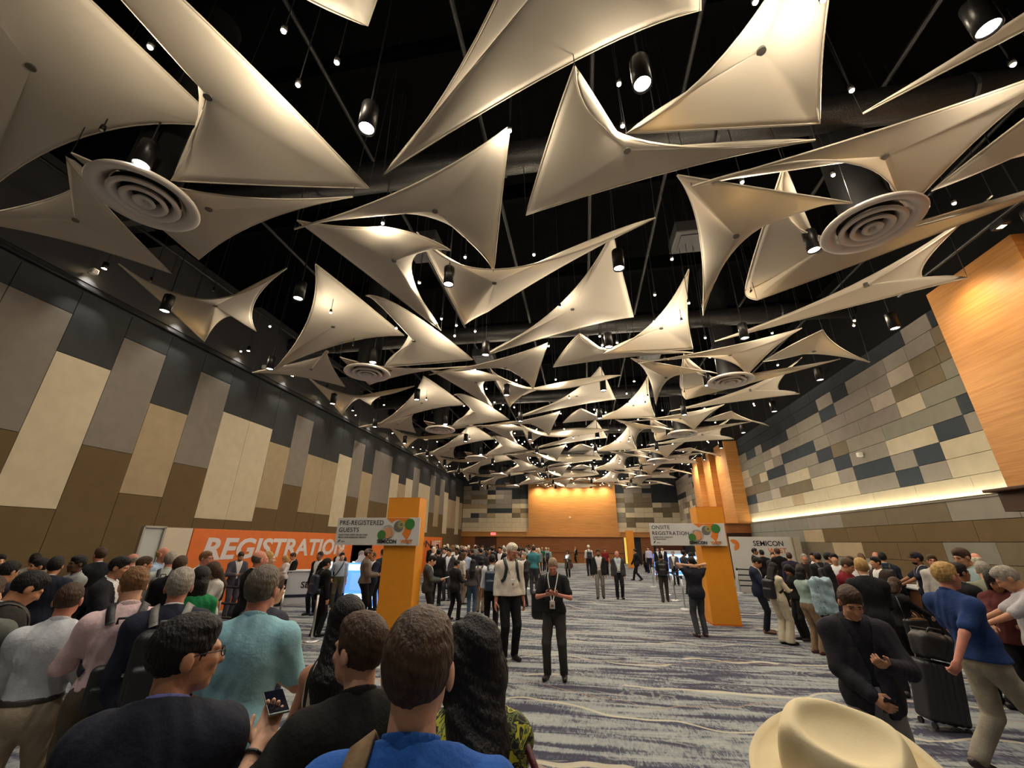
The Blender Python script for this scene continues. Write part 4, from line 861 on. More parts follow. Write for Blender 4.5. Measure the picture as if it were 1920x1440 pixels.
# --- left, middle distance
P('person in a white shirt and khaki trousers walking away at the far left', (138, 1093), 2.85, face=38, skin='r', hairc='b', hair='buzz', top='shirt', topc=(206, 210, 214), botc=(172, 156, 132), belt=(60, 54, 46), stance='walk', arms=('side', 'swingf'), bw=1.05, hroll=.0)
P('person in a pink shirt with black shoulder straps looking down', (262, 1063), 3.0, face=48, skin='a', hairc='l', top='shirt', topc=(226, 196, 196), botc=(90, 80, 66), hpitch=.35, hyaw=.3, arms=('bent', 'bent'), pack=((34, 34, 36), (36, 38, 42)), packsz=.6, packlabel='black backpack on the back of the person in pink')
P('person with grey hair in a navy suit seen from behind, white collar', (345, 1066), 3.0, face=42, skin='r', hairc='g', top='jacket', topc=(40, 44, 58), shirtc=(230, 230, 230), stance='step', arms=('side', 'down'), pack=((30, 32, 36), (120, 118, 112)), packlabel='black backpack with grey straps on the navy suit back')
P('person with black hair in a charcoal jacket in profile facing right', (226, 1044), 5.0, face=-62, skin='b', top='jacket', topc=(38, 38, 44), hpitch=.2, arms=('phone', 'phone'))
P('tall person in a black suit in profile facing left, over the crowd', (193, 1027), 7.0, face=80, skin='r', hairc='b', top='jacket', topc=D2, arms=('down', 'bent'))
P('person in a dark olive jacket bending over a phone at the far left', (58, 1070), 3.1, face=-20, skin='b', top='jacket', topc=(44, 42, 40), hpitch=.55, bw=1.12, arms=('phone', 'phone'), phone=0, pack=((22, 22, 24), (22, 22, 24)), packlabel='black backpack on the bending person at the far left')
P('person in a navy suit with white collar seen from behind, far left', (109, 1044), 5.2, face=40, skin='b', top='jacket', topc=NAVY, shirtc=(220, 220, 220))
P('person in a light grey shirt facing the camera, hands clasped high', (153, 1042), 6.0, face=172, skin='d', top='shirt', topc=(150, 154, 152), arms=('phone', 'phone'))
P('person with dark cap of hair in a grey top, far left back row', (70, 1038), 7.2, face=70, skin='b', top='tee', topc=(120, 116, 112))
P('person in dark clothes facing the camera behind the far left row', (82, 1047), 5.8, face=160, skin='b', top='jacket', topc=CHAR)
P('person with black hair and white collar at the left edge', (20, 1052), 4.6, face=10, skin='b', top='jacket', topc=(40, 38, 48), shirtc=(230, 226, 210), hpitch=.2)
P('person with pale face at the left edge of the back row', (2, 1040), 6.6, face=-100, skin='a', top='jacket', topc=CHAR)
P('person in a sage grey jacket at the bottom left edge', (-18, 1082), 2.6, face=30, skin='a', hairc='b', top='jacket', topc=(98, 102, 94), arms=('front', 'bent'))
P('bald person in a brown jacket facing left before the white panel', (252, 1038), 7.6, face=110, skin='r', hair='bald', hairc='g', top='jacket', topc=(84, 72, 60))
P('person with dark red brown hair beside the white panel', (272, 1044), 6.4, face=-30, skin='b', hairc='b', top='sweater', topc=(60, 46, 44))
P('pink headed bald person in a light blue shirt near the grey panel', (308, 1026), 7.2, face=-70, skin='r', hair='bald', hairc='y', top='shirt', topc=(150, 172, 196))
P('person with grey hair in a pale shirt with thin pack straps', (323, 1035), 6.4, face=40, skin='r', hairc='g', top='shirt', topc=(190, 194, 188), pack=((70, 64, 60), (50, 48, 46)), packlabel='grey brown backpack on the pale shirt, left queue')
P('person in a black jacket beside the orange banner edge', (341, 1043), 5.6, face=30, skin='b', hairc='b', top='jacket', topc=BLK)
P('person with glasses in a white shirt in profile before the banner', (387, 1034), 7.6, face=-80, skin='r', hairc='l', top='shirt', topc=(216, 214, 200), glasses=True)
P('woman with black bob hair in a green top, back turned', (380, 1063), 4.3, face=35, sex='f', skin='b', hair='bob', top='blouse', topc=(30, 116, 70), botc=BLK)
P('woman with long brown hair in a white blouse reading a phone', (405, 1053), 6.2, face=150, sex='f', skin='b', hair='long', hairc='b', top='blouse', topc=(206, 200, 192), botc=(80, 70, 66), hpitch=.45, arms=('phone', 'phone'), phone=0)
P('bearded person in a grey suit jacket walking along the belt', (453, 1034), feet=(420, 1157), face=-120, skin='b', hairc='b', beard=True, top='jacket', topc=(74, 72, 84), botc=(66, 64, 74), shirtc=(210, 206, 202), hpitch=.4, arms=('bent', 'bent'), stance='step')
P('bald person in a black jacket behind the light blue polo', (488, 1033), 6.2, face=-30, skin='r', hair='bald', hairc='s', top='jacket', topc=BLK, bw=1.1)
P('person with thin light hair beside the bald one at the banner', (503, 1034), 7.0, face=-60, skin='a', hair='buzz', hairc='y', top='jacket', topc=(40, 44, 40))
P('blond woman in a white blouse writing at the counter', (537, 1041), 13.6, face=150, sex='f', skin='a', hair='bob', hairc='y', top='blouse', topc=(206, 200, 198), hpitch=.4, arms=('bent', 'bent'))
P('person in a black suit leaning over the white counter', (552, 1036), 14.0, face=140, skin='b', hairc='b', top='jacket', topc=BLK, hpitch=.35, arms=('reach', 'bent'))
P('person in a dark grey blazer hidden behind the light blue polo', (512, 1078), 3.6, face=-14, skin='a', hairc='b', top='jacket', topc=(54, 54, 66))
P('person in black with a navy backpack beside a silver post', (613, 1047), feet=(600, 1194), face=-28, skin='b', top='jacket', topc=BLK, botc=BLK, pack=((32, 38, 54), (26, 28, 36)), packlabel='navy backpack on the person in black beside the post', hmin=1.5)
P('person in a black suit with white lanyard behind the counter', (602, 1034), 12.2, face=170, skin='c', hair='buzz', top='jacket', topc=BLK, badge=((220, 215, 210), 1.15))
P('person in a light blue shirt with cross strap and olive trousers', (642, 1036), feet=(626, 1143), face=-150, skin='a', top='shirt', topc=(166, 178, 194), botc=(78, 74, 58), shoec=(180, 170, 90), hyaw=.4, arms=('pocket', 'down'))
P('bald person in black looking up behind the light blue shirt', (640, 1027), 14.2, face=165, skin='a', hair='bald', hairc='s', top='jacket', topc=BLK)
P('person in a dark cap and taupe sweater with black trousers', (691, 1029), 11.2, face=-66, skin='b', hairc='b', top='sweater', topc=(118, 106, 98), botc=BLK, arms=('bent', 'bent'), hat='cap', hmax=1.9)
P('grey haired person in a white shirt behind the taupe sweater', (678, 1033), 14.4, face=-90, skin='a', hairc='g', top='shirt', topc=(206, 206, 206))
P('person in dark clothes reading beside the taupe sweater', (701, 1035), 12.6, face=160, skin='b', hairc='b', top='jacket', topc=NAVY, hpitch=.3, arms=('phone', 'phone'))
P('person in a navy jacket at the left side of the left pillar', (720, 1030), 13.4, face=60, skin='b', top='jacket', topc=NAVY)
# --- centre
P('person in a grey suit holding a white paper beside the left pillar', (810, 1041), 11.2, face=-72, skin='a', top='jacket', topc=(66, 68, 66), botc=(36, 34, 34), shirtc=(220, 218, 212), hpitch=.5, arms=('bent', 'bent'), hmax=1.85)
P('person in a black suit in profile behind the centre left queue', (856, 1050), feet=(856, 1163), face=-36, skin='b', top='jacket', topc=(34, 34, 36), botc=BLK, hpitch=.2, arms=('bent', 'bent'), stance='step')
P('woman with long dark hair in a grey jacket and blue jeans', (887, 1050), feet=(887, 1157), face=8, sex='f', skin='b', hair='long', top='sweater', topc=(74, 68, 70), botc=(62, 82, 102), bottom='jeans')
P('woman in a white shirt with a black bag on her back', (903, 1044), 13.6, face=-8, sex='f', skin='b', hair='bob', top='shirt', topc=(210, 208, 204), botc=(130, 116, 98), pack=((46, 42, 48), (60, 56, 60)), packlabel='dark sling pack on the white shirt, centre queue')
P('person with navy backpack in a light shirt, centre queue', (923, 1040), 10.6, face=6, skin='b', top='shirt', topc=(206, 210, 214), botc=BLK, pack=((36, 50, 66), (36, 50, 66)), packlabel='navy backpack on the light shirt, centre queue')
P('person in a white spotted shirt in the centre queue', (868, 1036), 15.2, face=-50, sex='f', skin='b', hair='bob', hairc='b', top='shirt', topc=M_dots, botc=(130, 116, 106))
P('person with glasses in a pale blue shirt facing the camera', (874, 1031), 17.0, face=172, skin='r', hairc='b', top='shirt', topc=(160, 176, 200), botc=BLK, glasses=True)
P('person in a grey jacket with hands down facing the camera', (843, 1029), 16.0, face=170, skin='b', top='jacket', topc=(64, 62, 62), botc=(60, 60, 62))
P('dark skinned person with white shirt front, centre left queue', (857, 1027), 17.4, face=175, skin='d', top='jacket', topc=(60, 44, 44), shirtc=(230, 225, 225))
P('white haired person above the spotted shirt', (858, 1023), 20.5, face=20, skin='a', hairc='w', top='shirt', topc=(200, 196, 196))
P('person in a black jacket with bare hand, behind the grey suit', (823, 1029), 14.6, face=10, skin='b', top='jacket', topc=BLK, botc=BLK)
P('tall white haired person in a cream sweatshirt with red glasses', (958, 1018), 8.55, face=-150, skin='r', hairc='w', top='sweater', topc=(214, 204, 190), botc=(24, 24, 28), glasses=(120, 20, 20), hpitch=.32, hyaw=.45, belly=.02, badge=((200, 196, 186), 1.18), arms=('down', 'down'), pack=((40, 50, 54), (34, 42, 44)), packlabel='dark backpack on the cream sweatshirt', eyes=True, lod='near')
o52 = P('balding person in a black polo with a white lanyard, phone in hand', (1036, 1045), feet=(1026, 1274), face=176, skin='r', hairc='n', hair='buzz', top='polo', topc=(30, 32, 32), botc=(58, 56, 54), hpitch=.55, hyaw=.1, belly=.03, badge=((226, 226, 214), 1.10), arms=('phone', ((.10, .27, 1.20), (1, -.4, -.8), (-.3, -.5, .8))), phone=1, lod='near', stance='wide')
P('person with fair hair in a charcoal suit beside the belt posts', (983, 1035), feet=(985, 1137), face=140, skin='a', hairc='g', top='jacket', topc=(50, 50, 50), botc=(28, 28, 32), arms=('cross', 'bent'), shoec=(44, 46, 70))
P('person in a grey coat behind the charcoal suit', (972, 1034), 17.5, face=80, skin='a', hairc='s', top='coat', topc=(90, 86, 82))
P('woman holding a glowing phone with a dark red shoulder bag', (1064, 1032), feet=(1066, 1083), face=168, sex='f', skin='b', hair='bob', top='coat', topc=(84, 78, 72), botc=(30, 30, 40), arms=('phone', 'phone'))
P('person in black against the far wood wall', (1079, 1025), feet=(1081, 1056), face=120, skin='a', hairc='y', top='jacket', topc=BLK, botc=BLK)
P('person in a white shirt with a dark shoulder bag walking away', (1103, 1022), feet=(1106, 1080), face=10, skin='r', hairc='w', top='shirt', topc=(206, 202, 200), botc=(30, 32, 44), stance='step', pack=((34, 34, 40), (34, 34, 40)), packlabel='dark bag on the white shirt walking away')
P('bearded person in a black jacket and grey trousers walking forward', (1121, 1030), feet=(1124, 1122), face=176, skin='c', hair='buzz', beard=True, top='jacket', topc=(36, 36, 36), botc=(120, 114, 108), shirtc=(206, 204, 204), badge=((220, 220, 220), 1.16), stance='step', lod='mid', open=True)
P('bald person in an open grey blazer and black trousers walking forward', (1156, 1033), feet=(1161, 1123), face=-176, skin='r', hair='bald', hairc='g', top='jacket', topc=(62, 60, 64), botc=(28, 28, 34), shirtc=(168, 184, 190), badge=((210, 214, 214), 1.14), belly=.04, bw=1.08, lod='mid', open=True)
P('person in a dark red shirt far down the aisle', (1134, 1028), 30.0, face=170, skin='b', hairc='b', top='polo', topc=(120, 30, 34), botc=BLK)
P('person in black striding left beside the far orange pillar', (1191, 1029), feet=(1201, 1089), face=62, skin='b', top='jacket', topc=(34, 32, 34), botc=BLK, stance='walk', arms=('swingb', 'swingf'))
P('woman in a black dress beside the far blue kiosks', (1209, 1034), feet=(1212, 1073), face=40, sex='f', skin='b', hair='bob', hairc='b', top='coat', topc=BLK, botc=BLK)
P('person in a black tee and backpack walking away past the belts', (1238, 1038), feet=(1246, 1129), face=-4, skin='c', top='tee', topc=(36, 36, 36), botc=(58, 56, 54), stance='step', pack=((30, 30, 32), (30, 30, 32)), packlabel='black backpack walking away past the belts', lod='mid')
P('person in a dark blazer with both hands behind the head', (1296, 1044), feet=(1325, 1195), face=12, skin='a', top='jacket', topc=(34, 36, 44), botc=(62, 64, 68), shoec=(70, 44, 36), arms=('head', 'head'), lod='mid')
for lb, hd, y, kw in (('pale shirted person at the far blue kiosks', (1215, 1025), 33, dict(top='shirt', topc=(190, 180, 190), face=150)), ('person in black facing the camera at the far kiosks', (1232, 1026), 31, dict(topc=D2, face=180, top='jacket')), ('second person in black at the far kiosks, slightly taller', (1241, 1025), 30.5, dict(topc=NAVY, face=170, top='jacket')), ('grey haired person over the white boxes at the kiosks', (1261, 1033), 24, dict(topc=(90, 84, 90), face=160, top='jacket', hairc='g')), ('dark haired person left of the right pillar, profile', (1281, 1032), 20, dict(topc=(50, 52, 56), face=-70, top='jacket', skin='c')), ('second dark haired person left of the right pillar', (1294, 1036), 17.5, dict(topc=NAVY, face=-60, top='jacket', skin='d'))): P(lb, hd, y, skin=kw.pop('skin', 'a'), **kw)
# --- right
P('person in a navy suit reading a phone beside the right pillar', (1416, 1044), feet=(1432, 1187), face=-115, skin='b', top='jacket', topc=(34, 40, 60), botc=(26, 28, 38), shirtc=(214, 204, 200), shoec=(96, 60, 44), hpitch=.6, arms=('phone', 'phone'), lod='mid', phone=0)
P('woman in a cream top and wide cream trousers with black pack', (1447, 1055), feet=(1468, 1208), face=-62, sex='f', skin='a', hair='long', top='blouse', topc=(206, 196, 168), botc=(196, 186, 162), bottom='wide', hpitch=.3, arms=('bent', 'bent'), pack=((28, 28, 32), (24, 24, 26)), packlabel='black backpack on the woman in cream', lod='mid')
P('woman in a mint blouse and tan trousers with a lanyard string', (1499, 1062), feet=(1523, 1226), face=-72, sex='f', skin='b', hair='bob', top='rolled', topc=(150, 170, 162), botc=(134, 110, 86), shoec=(84, 40, 34), arms=('reach', 'bent'), lod='mid')
P('dark haired woman bowing her head beside the mint blouse', (1478, 1058), 11.4, face=100, sex='f', skin='b', hair='bob', top='sweater', topc=BLK, hpitch=.6)
P('grey bearded person in an olive brown jacket facing the camera', (1506, 1038), 14.2, face=165, skin='r', hair='buzz', hairc='g', beard=True, top='jacket', topc=(74, 66, 48), shirtc=(40, 36, 34))
P('person in black with a small black backpack at the right wall', (1531, 1036), 13.5, face=-6, skin='b', top='sweater', topc=(34, 34, 36), pack=((46, 46, 50), (60, 60, 62)), packlabel='small black backpack near the tiled wall')
for lb, hd, y, kw in (('person in a dark suit with white lanyard at the white wall panel', (1413, 1028), 20, dict(topc=D2, face=-120, badge=((220, 216, 210), 1.15), skin='c')), ('person in black seen from behind at the white wall panel', (1427, 1031), 18.5, dict(topc=BLK, face=0)), ('shorter brown haired person at the white wall panel', (1448, 1035), 17.5, dict(topc=CHAR, face=160, hairc='b')), ('tall brown haired person in black under the orange lettering', (1456, 1028), 16.8, dict(topc=BLK, face=10, hairc='b')), ('person in a dark purple jacket at the panel edge', (1478, 1036), 15.6, dict(topc=(44, 38, 58), face=-20, hairc='b')), ('person with brown face in the row left of the red shirt', (1524, 1036), 15.6, dict(topc=BLK, face=120, skin='b')), ('person with black hair leaning in before the tiled wall', (1550, 1036), 13.0, dict(topc=(30, 28, 30), face=-110, skin='b')), ('person with curly dark hair behind the red shirt', (1562, 1038), 12.4, dict(topc=BLK, face=150)), ('short person with brown hair behind the red shirt', (1591, 1043), 11.4, dict(topc=(70, 66, 70), face=170, hairc='b')), ('person hidden behind the backpack at the tiled wall', (1640, 1044), 11.6, dict(topc=(60, 50, 46), face=100, skin='b')), ('bald pink person at the tiled wall right of the white vest', (1640, 1035), 14.6, dict(topc=(150, 140, 140), face=150, hair='bald', hairc='w', skin='r'))): P(lb, hd, y, top='jacket', lod='far', **kw)
P('bald dark skinned person in a white shirt and vest straps', (1612, 1036), 13.6, face=176, skin='d', hair='none', top='shirt', topc=(206, 204, 196), badge=((120, 120, 110), 1.2))
P('person in a dark red top leaning over the counter', (1583, 1046), 9.6, face=-140, skin='b', hairc='b', top='polo', topc=(116, 26, 36), botc=BLK, hpitch=.45, arms=('reach', 'bent'), lod='mid')
P('tall blond person in a black suit with white soled shoes', (1612, 1048), feet=(1692, 1306), face=-14, skin='a', hairc='y', top='jacket', topc=(30, 30, 34), botc=(24, 24, 30), arms=('front', 'front'), lod='mid', hmin=1.8)
P('woman in black with a black shoulder bag at the counter', (1672, 1082), feet=(1722, 1290), face=-70, sex='f', skin='a', hair='bob', hairc='b', top='sweater', topc=(30, 30, 32), botc=BLK, bottom='wide', hpitch=.55, arms=('reach', 'reach'), lod='mid')
P('person in a dark blazer and grey trousers walking toward the camera', (1585, 1096), 4.25, face=168, skin='b', hairc='b', top='jacket', topc=(40, 38, 44), botc=(126, 120, 116), shirtc=(30, 30, 36), hpitch=.5, bw=1.06, stance='step', arms=('front', 'phone'), lod='near', phone=0)
P('person in navy with a small leather backpack at the counter', (1652, 1036), 12.8, face=-28, skin='b', top='jacket', topc=NAVY, pack=((38, 36, 38), (44, 42, 44)), packlabel='small black leather backpack beside the counter', lod='mid')
P('bearded person in a black cap and navy polo behind the counter', (1717, 1036), 11.6, face=74, skin='c', hairc='k', beard=True, top='polo', topc=(30, 32, 48), badge=((190, 186, 180), 1.15), arms=('reach', 'reach'), hat='cap', lod='mid')
P('person with glasses right of the black cap', (1744, 1040), 11.0, face=150, skin='r', hairc='b', top='shirt', topc=(180, 174, 168), glasses=True)
P('person in a blue polo pulling a suitcase, leaning forward', (1762, 1055), 5.4, face=-80, skin='r', hairc='y', top='polo', topc=(36, 58, 104), botc=(142, 134, 118), shoec=(40, 28, 30), stance='walk', lean=(0, -.10), arms=('pull', 'swingf'), bw=1.1, lod='near', belly=.03)
P('person in a pale green shirt bending to a table', (1838, 1052), 7.6, face=-30, skin='a', hairc='g', top='tee', topc=(146, 146, 124), botc=(46, 42, 44), hpitch=.4, stance='step', arms=('bent', 'bent'), bw=1.08, lod='mid')
P('grey haired person in a white vest leaning over a table', (1884, 1060), 6.2, face=62, skin='b', hairc='g', top='polo', topc=(176, 172, 176), botc=(40, 44, 66), hpitch=.6, arms=('reach', 'reach'), lod='mid')
P('tall dark haired person in a mint shirt over the right crowd', (1800, 1027), 8.6, face=100, skin='b', hairc='b', top='shirt', topc=(160, 182, 184), hpitch=.3, lod='mid')
P('bald person beside the tall mint shirt', (1826, 1037), 9.6, face=-20, skin='r', hair='bald', hairc='w', top='shirt', topc=(150, 140, 120))
P('woman in a maroon top between the table leaners', (1858, 1066), 6.6, face=140, sex='f', skin='c', hair='bob', top='blouse', topc=(84, 40, 40), hpitch=.5, arms=('reach', 'bent'), lod='mid')
P('short dark haired person behind the blue polo', (1790, 1056), 7.6, face=-90, skin='c', top='jacket', topc=BLK)
# --- the packed far queue, behind the centre
rq = random.Random(11); far = []
TC = [('black', BLK, 'jacket'), ('dark grey', (62, 60, 62), 'jacket'), ('navy', NAVY, 'jacket'), ('white', (206, 204, 200), 'shirt'), ('pale blue', (150, 168, 190), 'shirt'), ('brown', (92, 70, 56), 'sweater'), ('grey', (120, 116, 114), 'sweater'), ('teal', (60, 120, 130), 'polo')]
HN = {'k': 'black', 'b': 'brown', 'g': 'grey', 'w': 'white', 'l': 'light brown'}
spots = []
for row, (yd, x0, x1, n) in enumerate(((19.5, 806, 1010, 12), (22.5, 800, 1008, 13), (26, 806, 1015, 13), (30, 815, 1018, 12), (35, 830, 1028, 12), (40, 845, 1015, 9))):
    for i in range(n):
        px = x0 + (x1 - x0) * (i + .5 + rq.uniform(-.3, .3)) / n; hgt = rq.uniform(1.6, 1.86)
        g0 = at_y(px, 1030, yd + rq.uniform(-1, 1)); v = np.array([g0[0], g0[1], hgt]); d = RM.T @ (v - CAM); py = 720 - FPX * d[1] / -d[2]
        cn, cc, tp = rq.choice(TC[:3] * 2 + TC); hc = rq.choice('kkkbbglw'); fc = rq.choice((0, 10, -20, 170, 160, 60, -60))
        sx = rq.choice('mmf')
        lb = '%s in a %s %s with %s hair, row %s of far queue' % ('woman' if sx == 'f' else 'person', cn, tp, HN[hc], ('one', 'two', 'three', 'four', 'five', 'six')[row])
        P(lb, (px, py), float(g0[1]), face=fc, skin=rq.choice('aabrc'), hairc=hc, top=tp, topc=cc, botc=rq.choice((BLK, (60, 60, 70), (90, 80, 70))), lod='far', sex=sx, hair='bob' if sx == 'f' else 'short', hmin=1.5, group='people in the packed far queue')
P('person in a green shirt at the far end of the belt lane', (1016, 1026), 33, face=0, skin='a', hair='bald', hairc='y', top='polo', topc=(40, 90, 70), lod='far')
P('person in a mint shirt with dark bag at the end of the lane', (1028, 1027), 32, face=-10, skin='a', hairc='y', top='polo', topc=(150, 180, 170), lod='far', pack=((40, 42, 56), (40, 42, 56)), packlabel='dark bag on the mint shirt at the lane end')
P('person in white with dark straps at the end of the lane', (1007, 1026), 33.5, face=8, skin='c', top='shirt', topc=(200, 196, 190), lod='far')
P('person in a dark top close to the far belt posts', (996, 1026), 31, face=20, skin='a', hair='bald', hairc='g', top='jacket', topc=(60, 52, 54), lod='far')
P('person in a light cap and turquoise shirt over the far queue', (891, 1022), 30, face=-20, skin='a', hairc='w', top='polo', topc=(90, 170, 190), lod='far', hmax=2.05)
# ================================================================ PROPS
M_or = mat('orange printed board', (220, 142, 26), .55, .05, 4, .1, 60); M_or2 = mat('deep orange printed board', (208, 102, 22), .6, .05, 4)
M_wht = mat('white printed board', (206, 206, 204), .5, .02, 3); M_ink = mat('black print', (28, 28, 30), .6); M_orp = mat('orange print', (216, 122, 40), .6); M_grn = mat('green print', (58, 120, 56), .6); M_gry = mat('grey print', (110, 104, 98), .6); M_lg = mat('pale grey print', (186, 186, 184), .6); M_yel = mat('yellow green print', (190, 190, 60), .6); M_or3 = mat('pale orange print', (206, 150, 104), .6); M_gl = mat('light lettering', (206, 198, 196), .6)
RX = Matrix.Rotation(PI / 2, 4, 'X')
def disc(mb, cx, cz, y, r0, r1, a0=0., a1=2 * PI, n=40, t=.003, zm=9., xm=9.):
    V = []; F = []
    for i in range(n + 1):
        a = a0 + (a1 - a0) * i / n
        for r in (r0, r1):
            for yy in (y, y - t): V.append((min(cx + r * math.cos(a), xm), yy, max(min(cz + r * math.sin(a), zm), -zm)))
    for i in range(n):
        b = i * 4; c = b + 4
        F += [(b + 1, b + 3, c + 3, c + 1), (b, c, c + 2, b + 2), (b + 2, c + 2, c + 3, b + 3), (b, b + 1, c + 1, c)]
    mb.add(V, F)
def pillar(loc, w, d, h, label):
    t = empty('orange_pillar', loc); tag(t, label, 'pillar'); MB().box((0, d / 2, h / 2), (w, d, h), bev=.008).build('pillar_body', [M_or, M_or2], t)
    MB().box((0, d / 2, h - .0), (w + .004, d + .004, .012)).build('top_edge', M_or2, t); MB().box((0, d / 2, .02), (w + .01, d + .01, .04)).build('base_edge', M_or2, t); return t
def sign(loc, w, h, lines, small, label):
    t = empty('hanging_sign', loc); tag(t, label, 'sign'); MB().box((0, 0, 0), (w, .03, h), bev=.003).build('sign_panel', M_wht, t)
    art = MB(); y = -.0165; u = w / 2.2
    disc(art, .52 * u, .08 * u, y, .19 * u, .38 * u, -.80, 2.5, zm=h / 2 - .004); art.build('orange_ring_print', M_orp, t)
    a = MB(); disc(a, .30 * u, -.03 * u, y - .003, .0, .13 * u); a.build('pale_orange_disc_print', M_or3, t)
    a = MB(); disc(a, .13 * u, -.085 * u, y - .006, .0, .11 * u); a.build('green_disc_print', M_grn, t); a = MB(); disc(a, .84 * u, .17 * u, y - .004, 0, .13 * u, zm=h / 2 - .004, xm=w / 2 - .004); a.build('green_disc_print', M_grn, t)
    a = MB(); disc(a, .56 * u, .12 * u, y - .005, 0, .13 * u); a.build('grey_disc_print', M_gry, t)
    a = MB(); disc(a, .62 * u, .16 * u, y - .008, .045 * u, .06 * u); disc(a, .62 * u, .16 * u, y - .008, .078 * u, .088 * u); a.build('yellow_ring_print', M_yel, t)
    a = MB(); disc(a, .30 * u, -.02 * u, y - .009, .15 * u, .158 * u); disc(a, .24 * u, -.03 * u, y - .009, .15 * u, .155 * u); a.build('thin_ring_print', M_gry, t)
    for i, s in enumerate(lines): text_obj(s, .155 * u, Matrix.Translation((-w / 2 + .06 * u, y, h / 2 - .17 * u - i * .17 * u)) @ RX, M_ink, t, xs=1.0, spacing=1.04)
    for i, s in enumerate(small): text_obj(s, .052 * u, Matrix.Translation((-w / 2 + .07 * u, y, -.10 * u - i * .06 * u)) @ RX, M_gry, t, name='small_lettering', off=.001)
    a = MB(); z0 = -h / 2 + .085 * u; x0 = -w / 2 + .10 * u
    for i in range(3): a.box((x0 + .01 * i * u, y - .001, z0 - .012 * u + .022 * i * u), (.06 * u, .002, .011 * u), M=Matrix.Rotation(-.45, 4, 'Y'))
    a.build('swoosh_mark', M_ink, t); text_obj('SEMI', .05 * u, Matrix.Translation((x0 + .07 * u, y, z0 - .02 * u)) @ RX, M_gry, t, name='small_lettering')
    text_obj('SEMICON', .118 * u, Matrix.Translation((.03 * u, y - .010, -h / 2 + .05 * u)) @ RX, M_ink, t, off=.003 * u, xs=1.0); text_obj('WEST', .118 * u, Matrix.Translation((.64 * u, y - .010, -h / 2 + .05 * u)) @ RX, M_orp, t, off=.003 * u, xs=1.0)
    return t
pillar((-4.58, 10.4, 0), .86, .52, 3.06, 'tall orange pillar behind the pre-registered guests sign'); pillar((3.58, 12.9, 0), .72, .72, 2.98, 'tall orange pillar behind the onsite registration sign')
pillar((4.0, 39.2, 0), .62, .6, 3.0, 'far orange pillar beside the lit doorway')
sign((-5.19, 10.33, 2.23), 2.26, .66, ('PRE-REGISTERED', 'GUESTS'), ('HAVE YOUR CHECK IN QR CODE', 'READY FOR EXPEDITED SERVICE'), 'white sign reading PRE-REGISTERED GUESTS on the left pillar')
sign((2.88, 12.84, 2.235), 2.02, .59, ('ONSITE', 'REGISTRATION'), ('GUESTS WHO HAVE NOT', 'PRE REGISTERED'), 'white sign reading ONSITE REGISTRATION on the right pillar')
# --- left registration backdrop along the wall
BX = -11.0
def wallm(x, y, z): return Matrix.Translation((x, y, z)) @ Matrix.Rotation(PI / 2, 4, 'Z') @ RX   # reads left to right when facing -X
ya, yb = at_x(364.6, 991, BX)[1], at_x(690, 1003, BX)[1] + .6
t = empty('registration_backdrop', (BX, (ya + yb) / 2, 0)); tag(t, 'long orange backdrop with REGISTRATION in white slanted letters', 'banner')
MB().box((-.03, 0, 1.15), (.06, yb - ya, 2.3), bev=.005).build('backdrop_panel', M_or2, t)
y1, y2 = at_x(380, 1030, BX)[1], at_x(646, 1030, BX)[1]
tx = text_obj('REGISTRATION', 1.0, Matrix.Identity(4), M_gl, t, shear=.12, off=.032)
me = tx.data; xs = [v.co.x for v in me.vertices]; zs = [v.co.y for v in me.vertices]; w_ = max(xs) - min(xs); h_ = max(zs) - min(zs)
zt, zb = at_x(430, 1008, BX)[2], at_x(430, 1049, BX)[2]
me.transform(Matrix.Translation((.006, y1 - (ya + yb) / 2, zb)) @ Matrix.Rotation(PI / 2, 4, 'Z') @ RX @ Matrix.Diagonal(((y2 - y1) / w_, (zt - zb) / h_, 1, 1)) @ Matrix.Translation((-min(xs), -min(zs), 0)))
t = empty('white_side_panel', (BX, ya - .02, 0)); tag(t, 'pale beige side panel left of the orange backdrop', 'panel'); y3 = at_x(312, 991, BX)[1]; y4 = at_x(270, 992, BX)[1]
MB().box((-.03, (y3 - ya) / 2, 1.15), (.06, ya - y3 - .03, 2.3)).build('beige_board', mat('beige board', (196, 184, 164), .7), t)
t = empty('white_side_panel', (BX, y4, 0)); tag(t, 'grey white framed panel at the left end of the backdrop', 'panel'); MB().box((-.05, (y3 - y4) / 2, 1.15), (.04, y3 - y4 - .06, 2.26)).build('grey_board', mat('grey white board', (180, 184, 182), .6), t)
fr = MB()
for yy in (0, y3 - y4 - .03): fr.box((-.02, yy, 1.15), (.08, .05, 2.3))
fr.box((-.02, (y3 - y4) / 2, 2.3), (.08, y3 - y4, .05)); fr.build('metal_frame', mat('aluminium frame', (170, 165, 155), .4, metal=.8), t)
y5, y6 = 19.5, at_x(829, 1010, BX)[1]
t = empty('event_backdrop', (BX, (y5 + y6) / 2, 0)); tag(t, 'farther orange backdrop with black and white event lettering', 'banner'); MB().box((-.03, 0, 1.15), (.06, y6 - y5, 2.3)).build('backdrop_panel', M_or2, t)
yq = at_x(786, 1018, BX)[1]; yr = at_x(826, 1018, BX)[1]; ym = at_x(810, 1018, BX)[1]
for s, ys, ye, m in (('SEMICON', yq - 5.2, ym - .2, M_ink), ('WEST', ym, yr, M_gl)):
    tx = text_obj(s, 1., Matrix.Identity(4), m, t, off=.02); me = tx.data; xs = [v.co.x for v in me.vertices]; w_ = max(xs) - min(xs)
    me.transform(Matrix.Translation((.006, ys - (y5 + y6) / 2, 1.62)) @ Matrix.Rotation(PI / 2, 4, 'Z') @ RX @ Matrix.Diagonal(((ye - ys) / w_, .62, 1, 1)))
